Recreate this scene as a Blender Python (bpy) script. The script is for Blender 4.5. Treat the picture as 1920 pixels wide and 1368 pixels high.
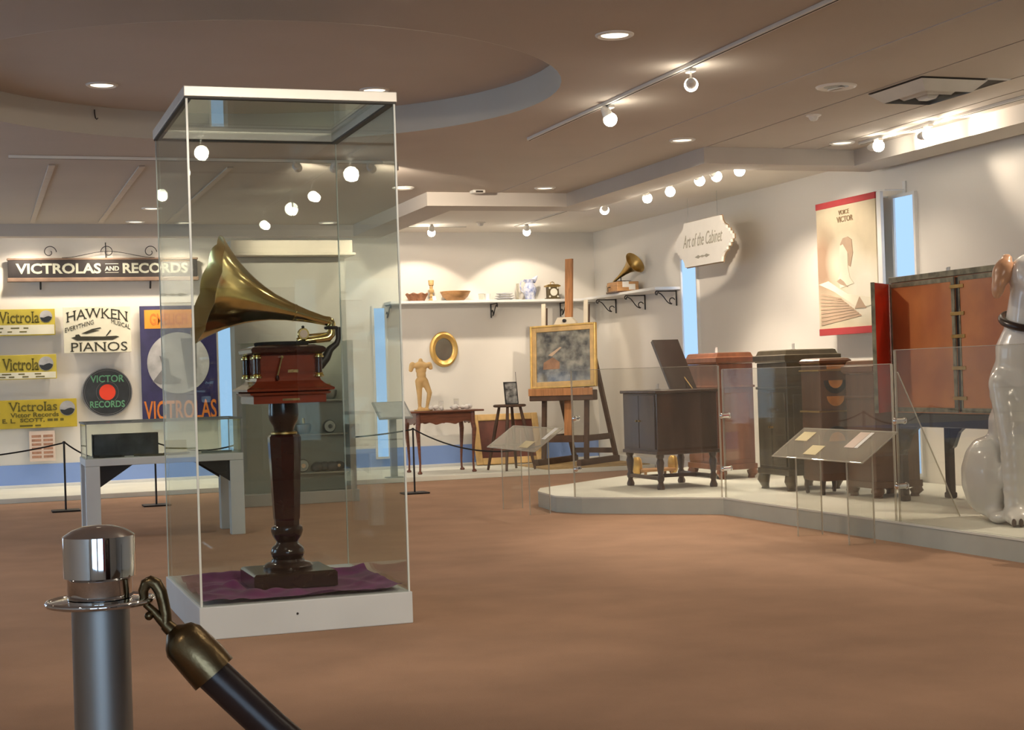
import bpy, bmesh, math, random
from mathutils import Vector, Matrix, noise
random.seed(7)
for o in list(bpy.data.objects):
    bpy.data.objects.remove(o)
scene = bpy.context.scene
COL = scene.collection
PI = math.pi

# ------------------------------------------------------------------ camera
FPX, YAW, ROLL, HCAM = 2900.0, math.radians(19.2), 0.0317, 1.1
PITCH = math.atan(21.0 * math.cos(ROLL) / FPX)
fw = Vector((math.sin(YAW) * math.cos(PITCH), math.cos(YAW) * math.cos(PITCH), math.sin(PITCH)))
r0 = Vector((math.cos(YAW), -math.sin(YAW), 0))
u0 = r0.cross(fw)
rt = r0 * math.cos(ROLL) - u0 * math.sin(ROLL)
up = r0 * math.sin(ROLL) + u0 * math.cos(ROLL)
cd = bpy.data.cameras.new('camera')
cam = bpy.data.objects.new('camera', cd)
COL.objects.link(cam)
cd.sensor_fit = 'HORIZONTAL'
cd.sensor_width = 36.0
cd.lens = FPX / 1920.0 * 36.0
cd.clip_start = 0.05
cd.clip_end = 100
cam.matrix_world = Matrix(((rt.x, up.x, -fw.x, 0), (rt.y, up.y, -fw.y, 0), (rt.z, up.z, -fw.z, HCAM), (0, 0, 0, 1)))
scene.camera = cam

# ------------------------------------------------------------------ world, view, light levels
w = bpy.data.worlds.new('world')
scene.world = w
w.use_nodes = True
w.node_tree.nodes['Background'].inputs[0].default_value = (0.55, 0.7, 1.0, 1)
w.node_tree.nodes['Background'].inputs[1].default_value = 0.3
vs = scene.view_settings
vs.view_transform = 'Standard'
vs.look = 'None'
vs.gamma = 1.0
vs.use_curve_mapping = False
vs.exposure = 0.06
scene.cycles.transparent_max_bounces = 28
scene.cycles.max_bounces = 5
scene.cycles.diffuse_bounces = 3
scene.cycles.glossy_bounces = 3
scene.cycles.use_adaptive_sampling = True
scene.cycles.adaptive_threshold = 0.05
scene.cycles.caustics_reflective = False
scene.cycles.caustics_refractive = False
WARM = (1.0, 0.84, 0.66)
DAY = (0.42, 0.66, 1.0)
P_TRACK = 135.0      # a track spot, watts
P_DOWN = 45.0        # a recessed downlight
BULB = 45.0          # radiance of a naked bulb face
WIN = 1.1            # radiance of the daylit window slots
WIN_REAR = 4.2       # radiance of the big windows behind the visitor and added on the left

# ------------------------------------------------------------------ materials
MATS = {}


def mat(name, col, rough=0.6, metal=0.0, var=0.0, scale=8.0, bump=0.0, bscale=None, stretch=None, col2=None,
        coat=0.0, sheen=0.0, spec=None):
    """Procedural principled material: base colour broken up by noise, optional bump."""
    if name in MATS:
        return MATS[name]
    m = bpy.data.materials.new(name)
    m.use_nodes = True
    nt = m.node_tree
    b = nt.nodes['Principled BSDF']
    b.inputs['Roughness'].default_value = rough
    b.inputs['Metallic'].default_value = metal
    if coat:
        b.inputs['Coat Weight'].default_value = coat
        b.inputs['Coat Roughness'].default_value = 0.08
    if sheen:
        b.inputs['Sheen Weight'].default_value = sheen
    if spec is not None:
        b.inputs['Specular IOR Level'].default_value = spec
    tc = nt.nodes.new('ShaderNodeTexCoord')
    mp = nt.nodes.new('ShaderNodeMapping')
    nt.links.new(tc.outputs['Object'], mp.inputs[0])
    if stretch:
        mp.inputs['Scale'].default_value = stretch
    nz = nt.nodes.new('ShaderNodeTexNoise')
    nz.inputs['Scale'].default_value = scale
    nz.inputs['Detail'].default_value = 5
    nt.links.new(mp.outputs[0], nz.inputs['Vector'])
    rp = nt.nodes.new('ShaderNodeValToRGB')
    c2 = col2 if col2 else tuple(max(0.0, c * (1 - var)) for c in col)
    c1 = col if col2 else tuple(min(1.0, c * (1 + var)) for c in col)
    rp.color_ramp.elements[0].position = 0.32
    rp.color_ramp.elements[1].position = 0.68
    rp.color_ramp.elements[0].color = (*c2, 1)
    rp.color_ramp.elements[1].color = (*c1, 1)
    nt.links.new(nz.outputs['Fac'], rp.inputs[0])
    nt.links.new(rp.outputs[0], b.inputs['Base Color'])
    if bump:
        n2 = nt.nodes.new('ShaderNodeTexNoise')
        n2.inputs['Scale'].default_value = bscale or scale * 4
        n2.inputs['Detail'].default_value = 4
        nt.links.new(mp.outputs[0], n2.inputs['Vector'])
        bp = nt.nodes.new('ShaderNodeBump')
        bp.inputs['Strength'].default_value = bump
        bp.inputs['Distance'].default_value = 0.01
        nt.links.new(n2.outputs['Fac'], bp.inputs['Height'])
        nt.links.new(bp.outputs[0], b.inputs['Normal'])
    MATS[name] = m
    return m


def glass(name, tint, f0=0.04, grow=0.9, rough=0.0, haze=0.0, hcol=(0.8, 0.85, 0.8)):
    """Thin sheet glass: what is behind it, tinted, plus a mirror image that grows at grazing angles."""
    m = bpy.data.materials.new(name)
    m.use_nodes = True
    nt = m.node_tree
    nt.nodes.clear()
    out = nt.nodes.new('ShaderNodeOutputMaterial')
    tr = nt.nodes.new('ShaderNodeBsdfTransparent')
    tr.inputs[0].default_value = (*tint, 1)
    gl = nt.nodes.new('ShaderNodeBsdfGlossy')
    gl.inputs['Roughness'].default_value = rough
    gl.inputs['Color'].default_value = (0.95, 1, 0.97, 1)
    lw = nt.nodes.new('ShaderNodeLayerWeight')
    lw.inputs['Blend'].default_value = 0.5
    pw = nt.nodes.new('ShaderNodeMath')
    pw.operation = 'POWER'
    pw.inputs[1].default_value = 5.0
    ml = nt.nodes.new('ShaderNodeMath')
    ml.operation = 'MULTIPLY_ADD'
    ml.inputs[1].default_value = grow
    ml.inputs[2].default_value = f0
    ml.use_clamp = True
    nt.links.new(lw.outputs['Facing'], pw.inputs[0])
    nt.links.new(pw.outputs[0], ml.inputs[0])
    mx = nt.nodes.new('ShaderNodeMixShader')
    nt.links.new(ml.outputs[0], mx.inputs[0])
    nt.links.new(tr.outputs[0], mx.inputs[1])
    nt.links.new(gl.outputs[0], mx.inputs[2])
    last = mx
    if haze:
        df = nt.nodes.new('ShaderNodeBsdfDiffuse')
        df.inputs[0].default_value = (*hcol, 1)
        m2 = nt.nodes.new('ShaderNodeMixShader')
        m2.inputs[0].default_value = haze
        nt.links.new(mx.outputs[0], m2.inputs[1])
        nt.links.new(df.outputs[0], m2.inputs[2])
        last = m2
    nt.links.new(last.outputs[0], out.inputs[0])
    MATS[name] = m
    return m


def emit(name, col, strength):
    m = bpy.data.materials.new(name)
    m.use_nodes = True
    nt = m.node_tree
    nt.nodes.clear()
    out = nt.nodes.new('ShaderNodeOutputMaterial')
    e = nt.nodes.new('ShaderNodeEmission')
    e.inputs[0].default_value = (*col, 1)
    e.inputs[1].default_value = strength
    nt.links.new(e.outputs[0], out.inputs[0])
    MATS[name] = m
    return m


M = MATS
mat('carpet', (0.43, 0.262, 0.168), 0.95, var=0.09, scale=2.2, bump=0.5, bscale=260)
mat('ceiling_paint', (0.53, 0.475, 0.415), 0.9, var=0.03, scale=1.3, bump=0.15, bscale=180)
mat('coffer_paint', (0.62, 0.60, 0.53), 0.9, var=0.02, scale=2)
mat('beam_paint', (0.55, 0.51, 0.46), 0.9, var=0.03, scale=2)
mat('groove_dark', (0.05, 0.04, 0.03), 0.9)
mat('wall_paint', (0.80, 0.765, 0.70), 0.9, var=0.025, scale=0.9, bump=0.06, bscale=140)
mat('trim_white', (0.80, 0.80, 0.78), 0.6, var=0.02)
mat('strip_pale', (0.60, 0.52, 0.43), 0.8, var=0.03)
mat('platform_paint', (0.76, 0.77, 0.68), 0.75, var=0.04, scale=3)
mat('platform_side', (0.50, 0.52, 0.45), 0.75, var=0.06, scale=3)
mat('case_white', (0.67, 0.72, 0.73), 0.6, var=0.03, scale=3)
mat('case_trim', (0.80, 0.79, 0.74), 0.35, metal=0.3, var=0.03)
mat('case_seam_highlight', (0.78, 0.84, 0.80), 0.25, var=0.03)
mat('dark_gasket', (0.06, 0.06, 0.055), 0.6)
mat('brass', (0.84, 0.69, 0.31), 0.16, metal=1.0, var=0.07, scale=5)
mat('brass_dull', (0.55, 0.38, 0.14), 0.35, metal=1.0, var=0.15, scale=9)
mat('bronze_aged', (0.20, 0.145, 0.075), 0.3, metal=1.0, var=0.35, scale=14, bump=0.1)
mat('chrome', (0.80, 0.81, 0.82), 0.04, metal=1.0, var=0.01)
mat('steel_brushed', (0.42, 0.43, 0.42), 0.46, metal=1.0, var=0.05, scale=20, stretch=(1, 1, 0.05))
mat('iron_black', (0.018, 0.016, 0.016), 0.5, var=0.1)
mat('mahogany_red', (0.19, 0.032, 0.014), 0.18, var=0.25, scale=6, stretch=(0.4, 3, 6), coat=0.5)
mat('mahogany_dark', (0.040, 0.013, 0.011), 0.16, var=0.3, scale=6, coat=0.6)
mat('ebony_wood', (0.030, 0.016, 0.013), 0.2, var=0.3, scale=9, coat=0.5)
mat('walnut_red', (0.20, 0.068, 0.030), 0.3, var=0.22, scale=2.2, stretch=(5, 5, 0.6), coat=0.3)
mat('walnut_grey', (0.105, 0.085, 0.050), 0.35, var=0.22, scale=2.0, stretch=(5, 5, 0.6), coat=0.25)
mat('walnut_mid', (0.13, 0.062, 0.030), 0.35, var=0.22, scale=2.0, stretch=(5, 5, 0.6), coat=0.25)
mat('console_wood', (0.062, 0.034, 0.022), 0.32, var=0.35, scale=4, stretch=(4, 4, 0.8), coat=0.3)
mat('table_wood', (0.16, 0.055, 0.028), 0.35, var=0.25, scale=8, stretch=(0.8, 6, 6), coat=0.2)
mat('easel_wood', (0.42, 0.19, 0.07), 0.5, var=0.2, scale=10, stretch=(5, 5, 0.5))
mat('easel_dark', (0.085, 0.045, 0.025), 0.55, var=0.25, scale=10)
mat('easel_pale', (0.75, 0.67, 0.52), 0.6, var=0.05)
mat('gilt', (0.72, 0.47, 0.15), 0.38, metal=0.65, var=0.15, scale=12, bump=0.15)
mat('gilt_wood', (0.62, 0.41, 0.17), 0.45, metal=0.25, var=0.15, scale=12)
mat('velvet', (0.15, 0.018, 0.115), 0.85, var=0.35, scale=9, sheen=0.12)
mat('rope_black', (0.012, 0.012, 0.012), 0.8)
mat('sign_black', (0.022, 0.018, 0.017), 0.35, var=0.3, scale=6)
mat('sign_wood', (0.20, 0.13, 0.09), 0.7, var=0.2, scale=7)
mat('sign_yellow', (0.58, 0.47, 0.06), 0.5, var=0.12, scale=6)
mat('sign_yellow_deep', (0.53, 0.40, 0.03), 0.5, var=0.10, scale=6)
mat('sign_cream', (0.78, 0.75, 0.58), 0.55, var=0.08, scale=5)
mat('letter_pale', (0.38, 0.39, 0.31), 0.6, var=0.1, scale=20)
mat('letter_dark', (0.035, 0.033, 0.02), 0.6, var=0.2)
mat('letter_olive', (0.12, 0.10, 0.01), 0.6, var=0.2)
mat('letter_green', (0.12, 0.33, 0.18), 0.6, var=0.15, scale=20)
mat('letter_orange', (0.66, 0.20, 0.03), 0.55, var=0.15, scale=10)
mat('letter_grey', (0.36, 0.34, 0.28), 0.6)
mat('letter_brown', (0.30, 0.20, 0.11), 0.6)
mat('disc_dark', (0.018, 0.022, 0.026), 0.35, var=0.3, scale=10)
mat('label_red', (0.78, 0.055, 0.02), 0.45, var=0.05)
mat('enamel_blue', (0.030, 0.028, 0.10), 0.25, var=0.25, scale=5)
mat('enamel_orange', (0.82, 0.33, 0.04), 0.35, var=0.1, scale=5)
mat('enamel_grey', (0.42, 0.42, 0.42), 0.35, var=0.25, scale=7)
mat('enamel_grey_dark', (0.16, 0.16, 0.165), 0.4, var=0.3, scale=7)
mat('paper_white', (0.82, 0.80, 0.75), 0.8, var=0.02)
mat('paper_yellow', (0.72, 0.62, 0.36), 0.8, var=0.06)
mat('paper_pink', (0.74, 0.60, 0.50), 0.8, var=0.04)
mat('print_brown', (0.42, 0.22, 0.14), 0.8, var=0.25, scale=25)
mat('plaster_tan', (0.70, 0.47, 0.20), 0.55, var=0.12, scale=5)
mat('china_white', (0.82, 0.81, 0.78), 0.22, var=0.02)
mat('china_blue', (0.80, 0.82, 0.86), 0.2, col2=(0.22, 0.28, 0.55), scale=22)
mat('bowl_wood', (0.50, 0.27, 0.11), 0.45, var=0.2, scale=12, stretch=(1, 1, 5))
mat('basket_red', (0.36, 0.16, 0.08), 0.7, var=0.25, scale=25)
mat('wood_turned', (0.55, 0.36, 0.15), 0.4, var=0.2, scale=15)
mat('clock_dark', (0.10, 0.075, 0.035), 0.35, var=0.2)
mat('clock_face', (0.80, 0.78, 0.68), 0.4, var=0.03)
mat('mirror_face', (0.22, 0.21, 0.18), 0.12, metal=0.8, var=0.2, scale=6)
mat('paint_dark', (0.34, 0.32, 0.25), 0.25, col2=(0.045, 0.04, 0.028), scale=9, coat=0.6, bump=0.2, bscale=60)
mat('paint_ochre', (0.32, 0.17, 0.08), 0.3, var=0.3, scale=8)
mat('photo_grey', (0.55, 0.55, 0.52), 0.3, col2=(0.03, 0.03, 0.03), scale=16)
mat('panel_brown', (0.13, 0.04, 0.025), 0.4, var=0.3, scale=5)
mat('lacquer_orange', (0.58, 0.235, 0.085), 0.32, col2=(0.40, 0.145, 0.065), scale=3, coat=0.35)
mat('lacquer_red', (0.62, 0.030, 0.014), 0.22, var=0.25, scale=3, coat=0.5)
mat('lacquer_edge', (0.20, 0.19, 0.13), 0.35, var=0.5, scale=14)
mat('lacquer_black', (0.022, 0.016, 0.013), 0.3, var=0.3)
mat('reflection_orange', (0.62, 0.26, 0.06), 0.3, var=0.25, scale=12)  # orange that paints a reflection onto the stand-in cabinet
mat('statue_white', (0.78, 0.775, 0.74), 0.22, var=0.04, scale=3, coat=0.4)
mat('statue_tan', (0.55, 0.30, 0.17), 0.3, var=0.12, scale=6, coat=0.4)
mat('collar_dark', (0.035, 0.02, 0.017), 0.3, var=0.2)
def banner_print():
    m = mat('banner_cloth', (0.62, 0.54, 0.38), 0.85, var=0.08, scale=3.5)
    nt = m.node_tree
    b = nt.nodes['Principled BSDF']
    src = b.inputs['Base Color'].links[0].from_socket
    tc = nt.nodes['Texture Coordinate']
    def blob(loc, size, col, sock, gain):
        mp = nt.nodes.new('ShaderNodeMapping')
        mp.vector_type = 'TEXTURE'
        mp.inputs['Location'].default_value = loc
        mp.inputs['Scale'].default_value = size
        nt.links.new(tc.outputs['Object'], mp.inputs[0])
        g = nt.nodes.new('ShaderNodeTexGradient')
        g.gradient_type = 'SPHERICAL'
        nt.links.new(mp.outputs[0], g.inputs[0])
        k = nt.nodes.new('ShaderNodeMath')
        k.operation = 'MULTIPLY'
        k.inputs[1].default_value = gain
        k.use_clamp = True
        nt.links.new(g.outputs['Fac'], k.inputs[0])
        mx = nt.nodes.new('ShaderNodeMixRGB')
        nt.links.new(k.outputs[0], mx.inputs[0])
        nt.links.new(sock, mx.inputs[1])
        mx.inputs[2].default_value = (*col, 1)
        return mx.outputs[0]
    s_ = blob((0, 0.40, 0.62), (1, 0.30, 0.42), (0.36, 0.24, 0.16), src, 1.5)
    s_ = blob((0, 0.02, 0.62), (1, 0.34, 0.26), (0.80, 0.74, 0.58), s_, 1.6)
    s_ = blob((0, -0.28, 0.36), (1, 0.42, 0.34), (0.84, 0.79, 0.66), s_, 1.6)
    nt.links.new(s_, b.inputs['Base Color'])


banner_print()
mat('banner_shade', (0.50, 0.36, 0.25), 0.85, var=0.12, scale=5)
mat('banner_light', (0.84, 0.78, 0.62), 0.85, var=0.03)
mat('banner_red', (0.45, 0.05, 0.055), 0.8, var=0.06)
mat('cabinet_grey', (0.50, 0.49, 0.43), 0.75, var=0.04, scale=3)
mat('cornice_cream', (0.82, 0.76, 0.63), 0.7, var=0.03)
mat('label_grey', (0.22, 0.24, 0.24), 0.45, var=0.08)
mat('label_face', (0.42, 0.44, 0.43), 0.4, var=0.08, scale=12)
mat('felt_black', (0.012, 0.012, 0.013), 0.9)
mat('mat_straw', (0.45, 0.31, 0.14), 0.95, var=0.2, scale=18, bump=0.4)
mat('lamp_white', (0.75, 0.73, 0.68), 0.4, var=0.02)
mat('vent_metal', (0.62, 0.60, 0.55), 0.5, var=0.03)
glass('case_glass', (0.935, 0.955, 0.94), 0.032, 0.55)
glass('vitrine_glass', (0.94, 0.96, 0.94), 0.035, 0.5)
glass('acrylic', (0.95, 0.95, 0.935), 0.035, 0.6, haze=0.035, hcol=(0.75, 0.73, 0.66))
glass('acrylic_haze', (0.92, 0.91, 0.87), 0.045, 0.6, haze=0.16, hcol=(0.75, 0.70, 0.60))
glass('acrylic_edge', (0.80, 0.78, 0.70), 0.06, 0.6, haze=0.38, hcol=(0.80, 0.77, 0.68))
emit('daylight_pane', DAY, WIN)
emit('daylight_rear', (0.55, 0.75, 1.0), WIN_REAR)
emit('bulb', (1.0, 0.90, 0.74), BULB)
emit('downlight_lens', (1.0, 0.84, 0.62), 2.2)


# ------------------------------------------------------------------ mesh helpers
def B():
    return bmesh.new()


def box(bm, x0, x1, y0, y1, z0, z1, bev=0.0, seg=2):
    vs_ = [bm.verts.new(p) for p in ((x0, y0, z0), (x1, y0, z0), (x1, y1, z0), (x0, y1, z0),
                                     (x0, y0, z1), (x1, y0, z1), (x1, y1, z1), (x0, y1, z1))]
    fs = [bm.faces.new([vs_[i] for i in f]) for f in ((3, 2, 1, 0), (4, 5, 6, 7), (0, 1, 5, 4), (1, 2, 6, 5), (2, 3, 7, 6), (3, 0, 4, 7))]
    if bev:
        es = list({e for f in fs for e in f.edges})
        bmesh.ops.bevel(bm, geom=es, offset=bev, segments=seg, affect='EDGES', profile=0.5)
    return bm


def ring_faces(bm, rings, closed=True, caps=True):
    n = len(rings[0])
    for a, b in zip(rings, rings[1:]):
        for i in range(n):
            j = (i + 1) % n
            if not closed and j == 0:
                continue
            bm.faces.new((a[i], a[j], b[j], b[i]))
    if caps and closed:
        bm.faces.new(list(reversed(rings[0])))
        bm.faces.new(rings[-1])


def tube(bm, pts, r, seg=8, caps=True, close=False):
    pts = [Vector(p) for p in pts]
    n = len(pts)
    rr = r if isinstance(r, (list, tuple)) else [r] * n
    rings = []
    ref = None
    for i, p in enumerate(pts):
        if close:
            t = (pts[(i + 1) % n] - pts[i - 1]).normalized()
        else:
            t = (pts[min(i + 1, n - 1)] - pts[max(i - 1, 0)]).normalized()
        if ref is None:
            ref = Vector((0, 0, 1)) if abs(t.z) < 0.9 else Vector((1, 0, 0))
        a = (ref - t * ref.dot(t))
        a = a.normalized() if a.length > 1e-5 else t.orthogonal().normalized()
        ref = a
        b = t.cross(a)
        rings.append([bm.verts.new(p + (a * math.cos(k * 2 * PI / seg) + b * math.sin(k * 2 * PI / seg)) * rr[i]) for k in range(seg)])
    if close:
        rings.append(rings[0])
        ring_faces(bm, rings, True, False)
    else:
        ring_faces(bm, rings, True, caps)
    return bm


def cyl(bm, p0, p1, ra, rb=None, seg=16):
    return tube(bm, [p0, p1], [ra, ra if rb is None else rb], seg)


def lathe(bm, prof, seg=28, c=(0, 0, 0), caps=True, fn=None):
    """prof: (radius, z) pairs from bottom to top; fn(angle, t) scales the radius."""
    rings = []
    for k, (r, z) in enumerate(prof):
        row = []
        for i in range(seg):
            a = 2 * PI * i / seg
            q = max(r, 1e-4) * (fn(a, k / (len(prof) - 1)) if fn else 1)
            row.append(bm.verts.new((c[0] + q * math.cos(a), c[1] + q * math.sin(a), c[2] + z)))
        rings.append(row)
    ring_faces(bm, rings, True, caps)
    return bm


def prism(bm, poly, axis, a, b):
    def P(u, v, t):
        return {'z': (u, v, t), 'y': (u, t, v), 'x': (t, u, v)}[axis]
    lo = [bm.verts.new(P(u, v, a)) for u, v in poly]
    hi = [bm.verts.new(P(u, v, b)) for u, v in poly]
    n = len(poly)
    bm.faces.new(lo)
    bm.faces.new(list(reversed(hi)))
    for i in range(n):
        j = (i + 1) % n
        bm.faces.new((lo[j], lo[i], hi[i], hi[j]))
    bmesh.ops.recalc_face_normals(bm, faces=bm.faces)
    return bm


def ball(bm, c, r, seg=16, rot=None):
    if not isinstance(r, (tuple, list)):
        r = (r, r, r)
    m = Matrix.Translation(c) @ (rot.to_4x4() if rot else Matrix.Identity(4)) @ Matrix.Diagonal((*r, 1))
    bmesh.ops.create_uvsphere(bm, u_segments=seg, v_segments=max(6, seg // 2), radius=1, matrix=m)
    return bm


def sweep_square(bm, prof, c=(0, 0)):
    """Stack of rectangles (hx, hy, z): a moulded block."""
    rings = []
    for hx, hy, z in prof:
        rings.append([bm.verts.new((c[0] + sx * hx, c[1] + sy * hy, z)) for sx, sy in ((-1, -1), (1, -1), (1, 1), (-1, 1))])
    ring_faces(bm, rings)
    return bm


def link(name, me, m, parent=None, loc=None, smooth=False):
    if smooth:
        for p in me.polygons:
            p.use_smooth = True
    if m is not None:
        me.materials.append(MATS[m] if isinstance(m, str) else m)
    o = bpy.data.objects.new(name, me)
    COL.objects.link(o)
    if parent is not None:
        o.parent = parent
    if loc is not None:
        o.location = loc
    return o


def obj(name, bm, m, parent=None, loc=None, smooth=False, label=None):
    me = bpy.data.meshes.new(name)
    bmesh.ops.recalc_face_normals(bm, faces=bm.faces)
    bm.to_mesh(me)
    bm.free()
    o = link(name, me, m, parent, loc, smooth)
    if smooth:
        try:
            me.set_sharp_from_angle(angle=math.radians(38))
        except Exception:
            pass
    if label:
        o['label'] = label
    return o


def tag(o, label, cat, group=None, kind=None):
    o['label'] = label
    o['category'] = cat
    if group:
        o['group'] = group
    if kind:
        o['kind'] = kind
    return o


def thing(name, label, cat, loc=(0, 0, 0), rotz=0.0, group=None):
    o = bpy.data.objects.new(name, None)
    o.empty_display_size = 0.05
    COL.objects.link(o)
    o.location = loc
    o.rotation_euler = (0, 0, rotz)
    return tag(o, label, cat, group)


def struct(name, bm, m, parent=None, smooth=False):
    o = obj(name, bm, m, parent, smooth=smooth)
    if parent is None:
        o['kind'] = 'structure'
    return o


def fused(bm, voxel, iters=4):
    """Fuse overlapping lumps in bm into one continuous skin."""
    me = bpy.data.meshes.new('skin')
    bm.to_mesh(me)
    bm.free()
    o = bpy.data.objects.new('skin', me)
    COL.objects.link(o)
    md = o.modifiers.new('r', 'REMESH')
    md.mode = 'VOXEL'
    md.voxel_size = voxel
    md.use_smooth_shade = True
    s = o.modifiers.new('s', 'SMOOTH')
    s.factor = 0.5
    s.iterations = iters
    dg = bpy.context.evaluated_depsgraph_get()
    out = bpy.data.meshes.new_from_object(o.evaluated_get(dg))
    bpy.data.objects.remove(o)
    return out


def text_mesh(s, bold=0.0, extrude=0.0):
    c = bpy.data.curves.new('t', 'FONT')
    c.body = s
    c.size = 1.0
    c.offset = bold
    c.extrude = extrude
    c.resolution_u = 3
    o = bpy.data.objects.new('t', c)
    COL.objects.link(o)
    dg = bpy.context.evaluated_depsgraph_get()
    me = bpy.data.meshes.new_from_object(o.evaluated_get(dg))
    bpy.data.objects.remove(o)
    return me


def add_serifs(me, bold):
    """Small slabs across the flat stem ends of a text mesh."""
    bm = B()
    bm.from_mesh(me)
    ys = [v.co.y for v in bm.verts]
    base = -bold
    tops = {}
    for y in ys:
        if y > 0.5:
            tops[round(y, 3)] = tops.get(round(y, 3), 0) + 1
    levels = [base] + ([max(tops, key=tops.get)] if tops else [])
    bars = []
    for lv in levels:
        xs = sorted({round(v.co.x, 4) for v in bm.verts if abs(v.co.y - lv) < 0.004})
        k = 0
        while k < len(xs):
            j = k
            while j + 1 < len(xs) and xs[j + 1] - xs[j] < 0.17:
                j += 1
            if 0.04 < xs[j] - xs[k] < 0.24:
                bars.append((xs[k] - 0.06, xs[j] + 0.06, lv if lv == base else lv - 0.05))
            k = j + 1
    for a, b, c in bars:
        box(bm, a, b, c, c + 0.05, -0.5, 0.5)
    bm.to_mesh(me)
    bm.free()


def lettering(parent, s, m, x0, x1, z0, z1, y, face='-Y', bold=0.02, thick=0.003, rise=0.0, arc=0.0, name='lettering', slant=0.0, serif=False):
    """Raised letters fitted to a box; rise shears the line, arc bows it. face -X: x0..x1 run along -Y."""
    me = text_mesh(s, bold, 0.5)
    if serif:
        add_serifs(me, bold)
    vs_ = me.vertices
    lx = min(v.co.x for v in vs_)
    hx = max(v.co.x for v in vs_)
    ly = min(v.co.y for v in vs_)
    hy = max(v.co.y for v in vs_)
    for v in vs_:
        t = (v.co.x - lx) / (hx - lx)
        q = (v.co.y - ly) / (hy - ly)
        a = x0 + t * (x1 - x0)
        b = z0 + q * (z1 - z0) + rise * (t - 0.5) + arc * (1 - (2 * t - 1) ** 2)
        a += slant * (b - z0)
        d = y - thick if v.co.z > 0 else y + 0.002
        v.co = (a, d, b) if face == '-Y' else (d, -a, b)
    return link(name, me, m, parent)


def smoothrange(a, b, n):
    return [a + (b - a) * i / (n - 1) for i in range(n)]


# ================================================================== the room
XL, XR, YN, YB, ZC = -3.6, 7.3, -4.0, 17.75, 2.86
struct('floor', box(B(), XL, XR, YN, YB, -0.05, 0.0), 'carpet')
struct('wall_back', box(B(), XL, XR + 0.15, YB, YB + 0.15, 0, 3.2), 'wall_paint')
struct('wall_right', box(B(), XR, XR + 0.15, YN, YB, 0, 3.2), 'wall_paint')
struct('wall_left', box(B(), XL - 0.15, XL, YN, YB + 0.15, 0, 3.2), 'wall_paint')
struct('wall_rear', box(B(), XL, XR, YN - 0.15, YN, 0, 3.2), 'wall_paint')
struct('baseboard_back', box(B(), XL, XR - 0.02, YB - 0.018, YB, 0.05, 0.082, 0.004), 'trim_white')
mat('skirting_blue', (0.26, 0.40, 0.78), 0.6, var=0.04, scale=2)
struct('baseboard_1', box(B(), XL, XR - 0.02, YB - 0.008, YB, 0.082, 0.30), 'skirting_blue')
struct('baseboard_right', box(B(), XR - 0.018, XR, YN, YB - 0.02, 0.0, 0.12, 0.004), 'trim_white')

# ceiling with a round raised coffer
CX, CY, CR, CZ = 1.62, 9.30, 1.88, 3.055
bm = B()
NS = 72
outer = [bm.verts.new(p) for p in ((XL, YN, ZC), (4.785, YN, ZC), (4.785, YB, ZC), (XL, YB, ZC))]
inner = [bm.verts.new((CX + CR * math.cos(2 * PI * i / NS), CY + CR * math.sin(2 * PI * i / NS), ZC)) for i in range(NS)]
es = [bm.edges.new((outer[i], outer[(i + 1) % 4])) for i in range(4)] + [bm.edges.new((inner[i], inner[(i + 1) % NS])) for i in range(NS)]
bmesh.ops.triangle_fill(bm, use_beauty=True, edges=es)
ceil = struct('ceiling', bm, 'ceiling_paint')
bm = B()
lo = [bm.verts.new((CX + CR * math.cos(2 * PI * i / NS), CY + CR * math.sin(2 * PI * i / NS), ZC - 0.001)) for i in range(NS)]
hi = [bm.verts.new((CX + CR * math.cos(2 * PI * i / NS), CY + CR * math.sin(2 * PI * i / NS), CZ)) for i in range(NS)]
for i in range(NS):
    j = (i + 1) % NS
    bm.faces.new((lo[i], lo[j], hi[j], hi[i]))
obj('coffer_rim', bm, 'coffer_paint', ceil, smooth=True)
bm = B()
bm.faces.new([bm.verts.new((CX + CR * math.cos(2 * PI * i / NS), CY + CR * math.sin(2 * PI * i / NS), CZ)) for i in range(NS)])
obj('coffer_top', bm, 'ceiling_paint', ceil)
# plank fields with open joints over the aisle
obj('joint_backing', box(B(), 4.785, XR, YN, YB, ZC + 0.02, ZC + 0.03), 'groove_dark', ceil)
for a, b in ((4.797, 5.503), (5.517, 6.183), (6.197, 6.503), (6.517, 7.3)):
    obj('ceiling_panel', box(B(), a, b, YN, YB, ZC, ZC + 0.02), 'ceiling_paint', ceil)
# smooth ceiling of the wall niches behind the downstand beam
obj('niche_ceiling', prism(B(), [(4.3, 14.2), (5.7, 14.2), (5.7, 11.2), (7.3, 11.2), (7.3, 17.75), (4.3, 17.75)], 'z', ZC - 0.012, ZC - 0.002), 'wall_paint', ceil)
# pale cover strips
for i, x in enumerate((0.62, 1.305, 2.0)):
    struct('trim_%d' % (i + 2), box(B(), x - 0.026, x + 0.026, 12.5, 16.76, ZC - 0.014, ZC, 0.004), 'strip_pale')
# downstand beam that steps round the niches
beam = [(XL, 17.0), (4.08, 17.0), (4.08, 14.0), (5.49, 14.0), (5.49, 11.0), (6.85, 11.0), (6.85, YN), (7.2, YN),
        (7.2, 11.33), (5.84, 11.33), (5.84, 14.4), (4.43, 14.4), (4.43, 17.2), (XL, 17.2)]
struct('trim_1', prism(B(), beam, 'z', 2.73, ZC), 'beam_paint')


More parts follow.
